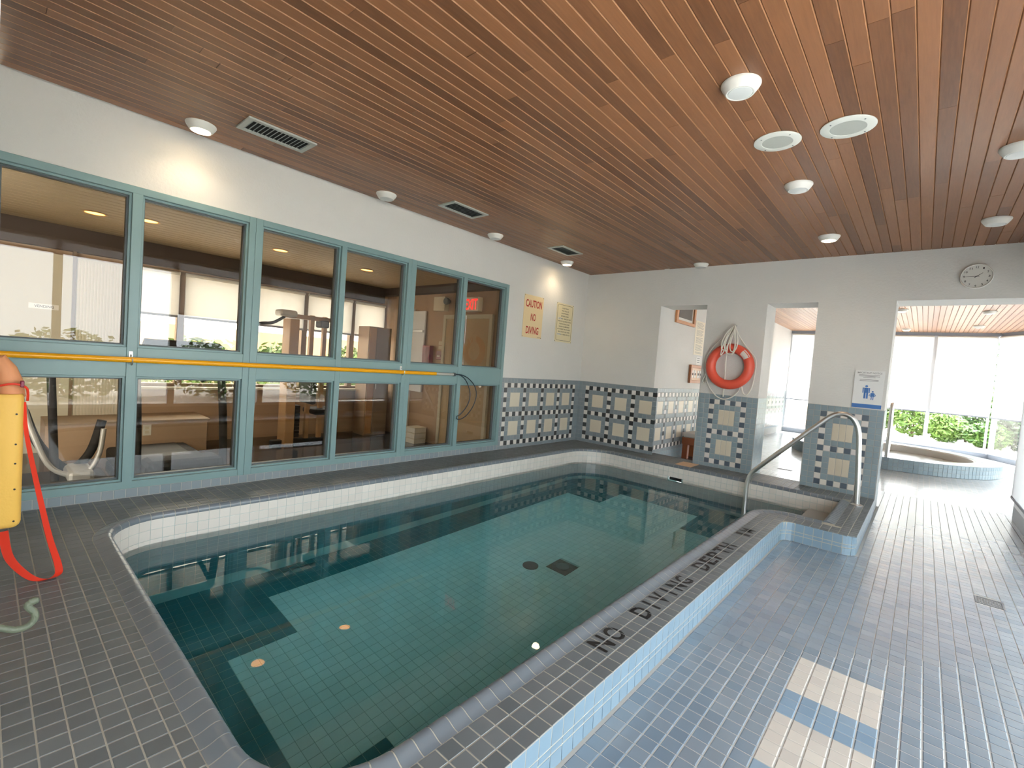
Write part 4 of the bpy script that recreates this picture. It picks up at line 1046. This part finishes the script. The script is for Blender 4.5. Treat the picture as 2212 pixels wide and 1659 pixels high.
for i, pts in enumerate((
    [hk, (2.30, -.10, 1.80), (2.22, -.09, 1.72), (2.13, -.06, 1.64), (2.062, -.06, 1.50), (2.05, -.06, 1.35), (2.075, -.06, 1.22)],
    [hk, (2.45, -.10, 1.80), (2.53, -.09, 1.68), (2.61, -.06, 1.58), (2.675, -.06, 1.48), (2.678, -.06, 1.30), (2.655, -.06, 1.12), (2.605, -.06, 1.03), (2.56, -.06, 1.05), (2.535, -.06, 1.13)],
    [(2.075, -.06, 1.22), (2.09, -.05, 1.15), (2.15, -.05, 1.05), (2.24, -.05, .965), (2.337, -.05, .943), (2.43, -.05, .985), (2.50, -.05, 1.07), (2.515, -.06, 1.13)],
    [(2.075, -.06, 1.22), (2.06, -.04, 1.15), (2.03, -.03, 1.14), (2.02, -.03, 1.18), (2.06, -.04, 1.26)],
    [hk, (2.33, -.14, 1.80), (2.28, -.145, 1.66), (2.26, -.14, 1.53), (2.29, -.145, 1.56), (2.35, -.145, 1.70), (2.385, -.13, 1.86), hk],
    [hk, (2.36, -.14, 1.84), (2.31, -.145, 1.70), (2.335, -.145, 1.56), (2.40, -.145, 1.54), (2.43, -.145, 1.66), (2.41, -.14, 1.80), hk],
    [hk, (2.34, -.13, 1.84), (2.295, -.14, 1.72), (2.31, -.145, 1.60), (2.38, -.145, 1.53), (2.435, -.145, 1.60), (2.42, -.14, 1.76), hk],
    [hk, (2.32, -.15, 1.83), (2.265, -.15, 1.70), (2.275, -.152, 1.60), (2.33, -.152, 1.62), (2.37, -.15, 1.78), hk],
    [hk, (2.40, -.15, 1.84), (2.37, -.152, 1.68), (2.39, -.152, 1.58), (2.45, -.15, 1.62), (2.45, -.145, 1.76), hk],
    [hk, (2.345, -.13, 1.72), (2.335, -.14, 1.50), (2.325, -.09, 1.25), (2.315, -.05, .975)])):
    MB().tube(spline(pts, 7), .0076, 7).build('rope', [ROPE], rb, smooth=True)
# telescopic pole on its hooks
po = thing('telescopic_pole', 'long yellow telescopic pole lying on hooks across the teal windows', 'pole', (.062, -4.7, 1.0))
MB().tube([(.062, -6.6, 1.022), (.062, -3.137, 1.014)], .0195, 16).build('shaft', [mat('pole_yellow', (238, 166, 12), .3)], po, smooth=True)
MB().tube([(.062, -3.14, 1.014), (.062, -2.86, 1.013)], .016, 14).build('inner_tube', [mat('pole_alu', (216, 214, 206), .35, .5)], po, smooth=True)
MB().lathe([(.021, 0), (.021, .03), (.018, .032)], (.062, -2.87, 1.013), 'y', 14).build('end_clip', [DKGREY], po, smooth=True)
for pts in ([(.062, -2.85, 1.013), (.062, -2.74, 1.012), (.062, -2.62, .975), (.062, -2.50, .88), (.062, -2.455, .76), (.062, -2.50, .62), (.062, -2.60, .51), (.062, -2.70, .462), (.062, -2.76, .47), (.062, -2.765, .50)],
            [(.062, -2.85, 1.013), (.062, -2.76, 1.01), (.062, -2.66, .95), (.062, -2.585, .84), (.062, -2.565, .73), (.062, -2.61, .62), (.062, -2.70, .53), (.062, -2.765, .50)]):
    MB().tube(spline(pts, 7), .0058, 8).build('wire_loop', [mat('hose_navy', (30, 44, 56), .4)], po, smooth=True)
for y, lab in ((-5.925, 'small metal hook holding the yellow pole near the rescue tube'), (-3.592, 'small metal hook holding the yellow pole near its silver end')):
    h_ = thing('pole_hook', lab, 'hook', (.02, y, .98), 'pole hooks')
    MB().tube(spline([(.012, y, 1.055), (.03, y, 1.05), (.038, y, 1.0), (.05, y, .986), (.068, y, .988), (.085, y, 1.006), (.086, y, 1.03)], 5), .0045, 8).build('hook_arm', [STEEL], h_, smooth=True)
    MB().cbox(.0115, .017, y-.012, y+.012, 1.03, 1.08, .002).build('base_plate', [STEEL], h_)

# ================================================================== POOL SIDE OBJECTS
hr = thing('pool_handrail', 'bent stainless steel handrail at the pool steps', 'handrail', (3.9, -.55, 0))
pth = spline([(3.902, -.55, 0), (3.890, -.55, .25), (3.870, -.55, .55), (3.855, -.55, .74), (3.828, -.55, .84), (3.775, -.55, .915), (3.70, -.55, .940), (3.615, -.55, .912), (3.52, -.55, .825), (3.30, -.55, .590), (3.05, -.55, .322), (2.915, -.55, .172), (2.862, -.55, .09), (2.838, -.55, -.02), (2.834, -.55, -.2), (2.832, -.55, -.6), (2.83, -.55, ZP+.005)], 6)
MB().tube(pth, .0255, 18).build('rail', [STEEL], hr, smooth=True)
MB().lathe([(.055, 0), (.055, .008), (.035, .016), (.027, .018)], (3.902, -.55, .001), n=28).build('base_flange', [STEEL], hr, smooth=True)
sh = MB().cbox(1.87, 2.085, -.352, -.05, .0015, .006, .001).build('flat_sheet', [mat('tan_sheet', (222, 184, 150), .7)], None); tag(sh, 'tan flat sheet lying on the deck at the first opening', 'sheet')
# floor drain
fd = thing('floor_drain', 'square dark metal drain grate in the walkway floor', 'drain', (4.787, -2.075, ZF)); GM = mat('grate_metal', (104, 108, 114), .4, .5)
f = MB(); a, b, c, d = 4.714, 4.860, -2.149, -2.001; w = .014
MB().box(a+.004, b-.004, c+.004, d-.004, ZF-.005, ZF-.003).build('pit', [BLACK], fd)
for q in ((a, b, c, c+w), (a, b, d-w, d), (a, a+w, c+w, d-w), (b-w, b, c+w, d-w)): f.box(*q, ZF-.004, ZF+.001)
f.build('frame', [GM], fd)
for k in range(9): x = a+w+.006+k*(b-a-2*w-.012)/8; MB().box(x-.0035, x+.0035, c+w, d-w, ZF-.003, ZF).build('bar', [GM], fd)
for k in range(3): y = c+.045+k*.03; MB().box(a+w, b-w, y-.004, y+.004, ZF-.003, ZF-.0002).build('cross_bar', [GM], fd)
fd2 = thing('deck_drain', 'small dark slot drain in the floor behind the second opening', 'drain', (2.77, 1.95, ZF))
MB().cbox(2.66, 2.86, 1.9, 2.0, ZF-.003, ZF+.001, .001).build('frame', [GM], fd2); MB().box(2.68, 2.84, 1.93, 1.97, ZF+.001, ZF+.0015).build('slot', [BLACK], fd2)
# rescue tube on the near wall
rt = thing('rescue_tube', 'yellow foam rescue tube with a red strap at the left picture edge', 'rescue tube', (1.15, -6.56, .27))
bmb = MB(); prof = []
sec = []
for k in range(28):
    a = 2*math.pi*k/28; ca, sa = math.cos(a), math.sin(a); e = .55
    sec.append((math.copysign(abs(ca)**e, ca), math.copysign(abs(sa)**e, sa)))
levels = [(.262, .55), (.266, .78), (.275, .92), (.29, 1), (.87, 1), (.882, .97), (.89, .9)]
vs = [(1.15+.075*u*s_, -6.557+.053*v*s_, z) for z, s_ in levels for u, v in sec]; n = 28
bmb.add(vs, [(i*n+k, i*n+(k+1) % n, (i+1)*n+(k+1) % n, (i+1)*n+k) for i in range(len(levels)-1) for k in range(n)] + [tuple(reversed(range(n))), tuple(range((len(levels)-1)*n, len(levels)*n))])
bmb.build('foam_body', [mat('foam_yellow', (240, 192, 92), .6, bump=.1, bscale=80)], rt, smooth=True)
MB().tube([(1.15, -6.545, .87), (1.15, -6.552, .94), (1.15, -6.568, 1.0), (1.15, -6.59, 1.04), (1.15, -6.607, 1.03)], .05, 16, rs=[.047, .045, .04, .034, .026]).build('foam_tip', [mat('foam_tan', (220, 150, 104), .65)], rt, smooth=True)
for z in (.30, .45, .57, .66, .80): MB().lathe([(.004, 0), (.004, .004), (0, .004)], (1.224, -6.53, z), 'x', 8).build('eyelet', [BLACK], rt)
REDS = mat('strap_red', (222, 52, 24), .55); STR = []
def ribbon(pts, w, wd, name, m, parent, t=.002):
    P = spline(pts, 7); b = MB(); wd = Vector(wd); vs = []; w1 = w
    for i, p in enumerate(P):
        w = w1*min(1.25, .45+1.3*i/len(P))
        vs += [p-wd*w/2, p+wd*w/2, p+wd*w/2+Vector((t, 0, t)), p-wd*w/2+Vector((t, 0, t))]
    b.add(vs, [(i*4+j, i*4+(j+1) % 4, i*4+4+(j+1) % 4, i*4+4+j) for i in range(len(P)-1) for j in range(4)]+[(0, 1, 2, 3), tuple(range(len(vs)-4, len(vs)))]); return b.build(name, [m], parent)
ribbon([(1.19, -6.505, .85), (1.20, -6.495, .70), (1.21, -6.455, .45), (1.22, -6.41, .2), (1.23, -6.375, .05), (1.25, -6.38, .008), (1.27, -6.43, .006), (1.24, -6.48, .03), (1.2, -6.54, .12), (1.17, -6.56, .24)], .028, (.35, .9, .2), 'strap', REDS, rt)
MB().tube(spline([(1.23, -6.59, .93), (1.235, -6.54, .94), (1.225, -6.50, .92), (1.20, -6.495, .86)], 6), .005, 7).build('tow_cord', [REDS], rt, smooth=True)
MB().cbox(1.21, 1.24, -6.522, -6.508, .925, .955, .004).build('buckle', [mat('magenta_clip', (132, 30, 62), .4)], rt)
wh = thing('wall_hook', 'verdigris bronze swan shaped hook at the lower left edge', 'hook', (2.0, -6.61, .17)); VB = mat('verdigris', (108, 116, 98), .5, 0, bump=.3, bscale=120)
MB().tube(spline([(2.0, -6.612, .165), (2.0, -6.585, .155), (2.0, -6.55, .135), (2.0, -6.518, .135), (2.0, -6.500, .155), (2.0, -6.500, .18), (2.0, -6.513, .20), (2.0, -6.518, .215), (2.0, -6.505, .222)], 6), .011, 12, rs=None).build('hook_arm', [VB], wh, smooth=True)
MB().lathe([(.035, 0), (.035, .006), (.02, .018), (.014, .03)], (2.0, -6.614, .165), 'y', 20).build('rosette', [VB], wh, smooth=True)
MB().lathe([(0, -.016), (.010, -.012), (.014, 0), (.010, .012), (0, .016)], (2.0, -6.503, .224), 'y', 12, caps=False).build('hook_tip', [VB], wh, smooth=True)

# ================================================================== BEHIND THE FIRST OPENING
WOODF = wood('oak_frame', (168, 104, 62), (204, 146, 98), axis=1, rough=.45)
fr = thing('framed_board', 'wooden framed dark board high on the side wall', 'board', (1.32, .93, 2.04))
for a, b, c, d, nm in ((.53, 1.32, 2.04, 2.09, 'frame_rail'), (.53, 1.32, 2.60, 2.65, 'frame_rail'), (.53, .60, 2.09, 2.60, 'frame_stile'), (1.25, 1.32, 2.09, 2.60, 'frame_stile')): MB().cbox(1.309, 1.345, a, b, c, d, .004).build(nm, [WOODF], fr)
MB().box(1.309, 1.318, .60, 1.25, 2.09, 2.60).build('mount', [PLASTIC], fr); MB().box(1.318, 1.322, .66, 1.20, 2.135, 2.56).build('panel', [mat('board_dark', (78, 70, 64), .5)], fr)
pp = thing('rules_sheet', 'tall cream sheet of printed rules on the side wall', 'notice', (1.311, 1.65, 1.59))
MB().box(1.309, 1.311, 1.43, 1.87, 1.59, 2.175).build('sheet', [mat('paper_cream', (236, 226, 204), .6)], pp)
t = MB()
for i in range(30):
    if i % 7 == 6: continue
    w = .32 if i % 3 else .26; t.box(1.3111, 1.3114, 1.49, 1.49+w, 2.14-i*.018, 2.145-i*.018)
t.build('print_lines', [mat('grey_print', (128, 128, 128), .5)], pp)
tg = thing('switch_notice', 'small white notice above the wooden switch panel', 'notice', (1.311, 1.68, 1.42))
MB().box(1.309, 1.311, 1.585, 1.80, 1.425, 1.565).build('card', [PLASTIC], tg)
t = MB()
for i in range(3): t.box(1.3111, 1.3114, 1.63, 1.75, 1.53-i*.035, 1.54-i*.035)
t.build('print_lines', [DKGREY], tg)
sp = thing('wooden_switch_board', 'wooden panel with white rocker switches on the side wall', 'switch panel', (1.33, 1.62, 1.1))
for a, b, c, d in ((1.30, 1.93, 1.10, 1.15), (1.30, 1.93, 1.36, 1.41), (1.30, 1.37, 1.15, 1.36), (1.86, 1.93, 1.15, 1.36)): MB().cbox(1.309, 1.35, a, b, c, d, .004).build('frame_rail', [WOODF], sp)
MB().box(1.309, 1.322, 1.37, 1.86, 1.15, 1.36).build('backboard', [mat('peach_board', (226, 196, 168), .5)], sp)
for y in (1.44, 1.55, 1.70, 1.80):
    q = MB().cbox(1.322, 1.328, y-.035, y+.035, 1.19, 1.32, .002).build('switch_plate', [PLASTIC], sp); MB().cbox(1.328, 1.336, y-.012, y+.012, 1.235, 1.275, .003).build('rocker', [DKGREY], q)
bn = thing('wooden_bench', 'wooden bench with a white pad beside the tiled side wall', 'bench', (1.6, 1.35, ZF)); BW = wood('bench_wood', (160, 84, 44), (194, 118, 70), axis=2, rough=.4)
for x in (1.372, 1.86):
    for y in (1.16, 1.46): MB().cbox(x, x+.09, y, y+.08, ZF, .09, .006).build('leg', [BW], bn)
MB().cbox(1.36, 1.96, 1.15, 1.56, .075, .19, .008).build('apron', [BW], bn)
MB().cbox(1.37, 1.95, 1.16, 1.55, .19, .275, .02).build('pad', [mat('pad_white', (226, 224, 220), .6)], bn)

# ================================================================== HOT TUB
tub = thing('hot_tub', 'round tiled hot tub by the far windows', 'hot tub', (3.85, 5.65, ZF)); TC, TR, TI, TZ = (3.85, 5.65), 1.66, 1.30, .05
MB().lathe([(TI, TZ-.006), (TR-.006, TZ-.006), (TR-.006, ZF)], (*TC, 0), n=96, caps=False).build('body', [GROUT], tub)
MB().lathe([(TI, TZ-.004), (TI-.02, TZ-.02), (TI-.02, -.75), (TI-.3, -.75), (TI-.3, -1.0), (0, -1.0)], (*TC, 0), n=96, caps=False).build('basin', [mat('tub_grey', (196, 195, 190), .4)], tub, smooth=True)
FT = Field(tub, 'rim_tile', 200)
N = 150
for i in range(N):
    a0, a1 = 2*math.pi*i/N+.0008, 2*math.pi*(i+1)/N-.0008
    for r0, r1 in ((TI+.0, TI+.088), (TI+.092, TI+.178), (TI+.182, TI+.268), (TI+.272, TR)):
        q = [(TC[0]+r*math.cos(a), TC[1]+r*math.sin(a), TZ) for r, a in ((r0, a0), (r1, a0), (r1, a1), (r0, a1))]; d = [(x, y, TZ-.006) for x, y, z in q]
        FT.poly(q+d, [(0, 1, 2, 3), (0, 4, 5, 1), (1, 5, 6, 2), (2, 6, 7, 3), (3, 7, 4, 0)], T_FLOOR, q[0])
FT.build()
FT = Field(tub, 'side_tile', 200)
for i in range(N):
    am = 2*math.pi*(i+.5)/N
    for r in range(3): FT.rect((TC[0]+TR*math.cos(am), TC[1]+TR*math.sin(am), TZ-.036-r*.0715), (-math.sin(am), math.cos(am), 0), Z, 2*math.pi*TR/N-.004, .068, T_PBLUE, .006)
FT.build()
MB().lathe([(TI-.021, -.09), (0, -.09)], (*TC, 0), n=64, caps=False).build('tub_water', [mat('tub_surface', (168, 168, 160), .2)], None, label='still grey water inside the round hot tub', cat='water', kind='stuff')
sr = thing('tub_handrail', 'pair of upright steel grab rails on the hot tub rim', 'handrail', (3.92, 4.15, TZ))
for y in (4.13, 4.45):
    MB().tube(spline([(3.925, y, TZ), (3.925, y, .5), (3.922, y, .85), (3.915, y+.03, .97), (3.91, y+.1, 1.0), (3.90, y+.18, .95), (3.90, y+.22, .7), (3.90, y+.22, TZ)], 6), .021, 12).build('rail', [STEEL], sr, smooth=True)

# ================================================================== OUTDOORS
gr = MB(); gr.box(-40, 40, 9.06, 60, -.5, -.28); gr.box(7.2, 40, -40, 9.06, -.5, -.28); gr.box(-40, -3.06, -40, 9.06, -.5, -.28)
struct('ground', gr, [mat('terrace_paving', (222, 212, 200), .8, bump=.2, bscale=20, var=.06)], 'pale terrace paving outside the windows', 'ground')
def leafmat(n, a, b): return tmat(n, a, b, rough=.5, var=.25)
LG, LD, LY = leafmat('leaf_green', (58, 90, 36), (90, 118, 50)), leafmat('leaf_dark', (34, 56, 30), (56, 78, 42)), leafmat('leaf_light', (92, 122, 52), (116, 142, 72))
BARK = mat('bark', (120, 100, 82), .85, bump=.5, bscale=40)
def foliage(cx, cy, cz, rx, ry, rz, n, size, rr):
    b = MB()
    for _ in range(n):
        while True:
            u = Vector((rr.uniform(-1, 1), rr.uniform(-1, 1), rr.uniform(-1, 1)))
            if .35 < u.length < 1: break
        p = Vector((cx+u.x*rx, cy+u.y*ry, max(cz+u.z*rz, -.27))); t = Vector((rr.gauss(0, 1), rr.gauss(0, 1), rr.gauss(0, .6))).normalized(); w = t.orthogonal().normalized(); s = size*rr.uniform(.6, 1.4)
        b.add([p-t*s, p+w*s*.45, p+t*s, p-w*s*.45], [(0, 1, 2, 3)])
    return b
def bush(x, y, rx, ry, h, m, label, n=1500, size=.06, seed=0, group='shrubs outside the spa windows'):
    rr = random.Random(seed); r = thing('shrub', label, 'shrub', (x, y, -.28), group)
    foliage(x, y, -.28+h/2, rx, ry, h/2, n, size, rr).build('foliage', [m], r, kind='stuff')
    for k in range(3):
        a = rr.uniform(0, 6.28); MB().tube([(x, y, -.28), (x+.3*rx*math.cos(a), y+.3*ry*math.sin(a), -.28+h*.4), (x+.6*rx*math.cos(a), y+.6*ry*math.sin(a), -.28+h*.75)], .02, 6, rs=[.03, .02, .008]).build('stem', [BARK], r, smooth=True)
    return r
def tree(x, y, h, cr, m, label, seed, n=3200, nb=7, group='trees beyond the spa windows'):
    rr = random.Random(seed); r = thing('tree', label, 'tree', (x, y, -.28), group)
    tb = MB(); tb.tube([(x, y, -.3), (x+rr.uniform(-.1, .1), y, h*.3), (x+rr.uniform(-.3, .3), y, h*.6)], .1, 8, rs=[.13, .10, .06]); tb.build('trunk', [BARK], r, smooth=True)
    for k in range(nb):
        a = rr.uniform(0, 6.28); L = cr*rr.uniform(.5, .95); z0 = rr.uniform(-.1, .5*h)
        MB().tube(spline([(x, y, z0), (x+.35*L*math.cos(a), y+.35*L*math.sin(a), z0+.25), (x+.7*L*math.cos(a), y+.7*L*math.sin(a), z0+.7), (x+L*math.cos(a), y+L*math.sin(a), z0+1.1)], 4), .03, 6, rs=None).build('branch', [BARK], r, smooth=True)
    foliage(x, y, h*.62, cr, cr, h*.40, n, .075, rr).build('crown', [m], r, kind='stuff'); return r
for i, (x, y, rx, ry, h, m, lab) in enumerate((
    (-2.2, 13.2, .9, .6, .9, LG, 'green shrub at the far left beyond the spa windows'), (2.9, 12.8, .9, .6, 1.1, LG, 'green shrub left of the tub rails'), (4.15, 12.4, .8, .6, 1.35, LY, 'light green leafy shrub just right of the tub rails'),
    (4.95, 11.9, .55, .45, .75, LY, 'low yellow green shrub in front of the middle window'), (5.5, 13.0, .9, .7, 1.7, LG, 'tall green shrub behind the middle window'), (5.9, 11.4, .6, .45, .6, LG, 'low green shrub near the window corner'),
    (6.7, 11.6, .7, .6, 1.2, LD, 'dark shrub behind the window corner'), (8.6, 9.6, .8, .6, 1.0, LD, 'dark shrub outside the angled bay'))):
    bush(x, y+2.3, rx*.92, ry*.9, h*1.3, m, lab, 2000, .085, 20+i)
tw_ = MB(); tw_.cbox(-1.5, 1.9, 14.6, 14.8, -.28, .42, .01); tag(tw_.build('terrace_wall', [mat('terrace_wall', (214, 196, 172), .8)], None), 'low cream terrace wall outside the second opening', 'wall')
tree(6.6, 17.6, 5.0, 1.9, LD, 'broad tree beyond the middle blind', 5, 4200, 9)
tree(10.2, 14.6, 4.0, 1.4, LD, 'branching tree beyond the angled bay', 8, 2600, 12)
tree(12.4, 11.0, 3.6, 1.3, LD, 'tree right of the angled bay', 9, 2200, 10)
for i, (x, y) in enumerate(((9.2, -5.4), (9.0, -2.6), (9.3, .2))): bush(x, y, .9, 1.3, 1.5, LG, 'hedge bush outside the right window wall, %s' % ['near', 'middle', 'far'][i], 1600, .08, 40+i, 'hedge outside the right windows')
for i, (x, y) in enumerate(((-6.2, -5.6), (-6.0, -4.0), (-6.2, -2.4), (-6.1, -.8))): bush(x, y, .7, .76, 1.55, LG, 'hedge bush outside the exercise room, %s from the left' % ['first', 'second', 'third', 'fourth'][i], 1600, .07, 60+i, 'hedge outside the exercise room')
gwall = MB(); gwall.cbox(-9.3, -9.0, -9, 3, -.28, 1.5, .01); tag(gwall.build('garden_wall', [mat('garden_wall', (170, 146, 118), .8, var=.1)], None), 'tan garden wall beyond the exercise room hedge', 'wall')
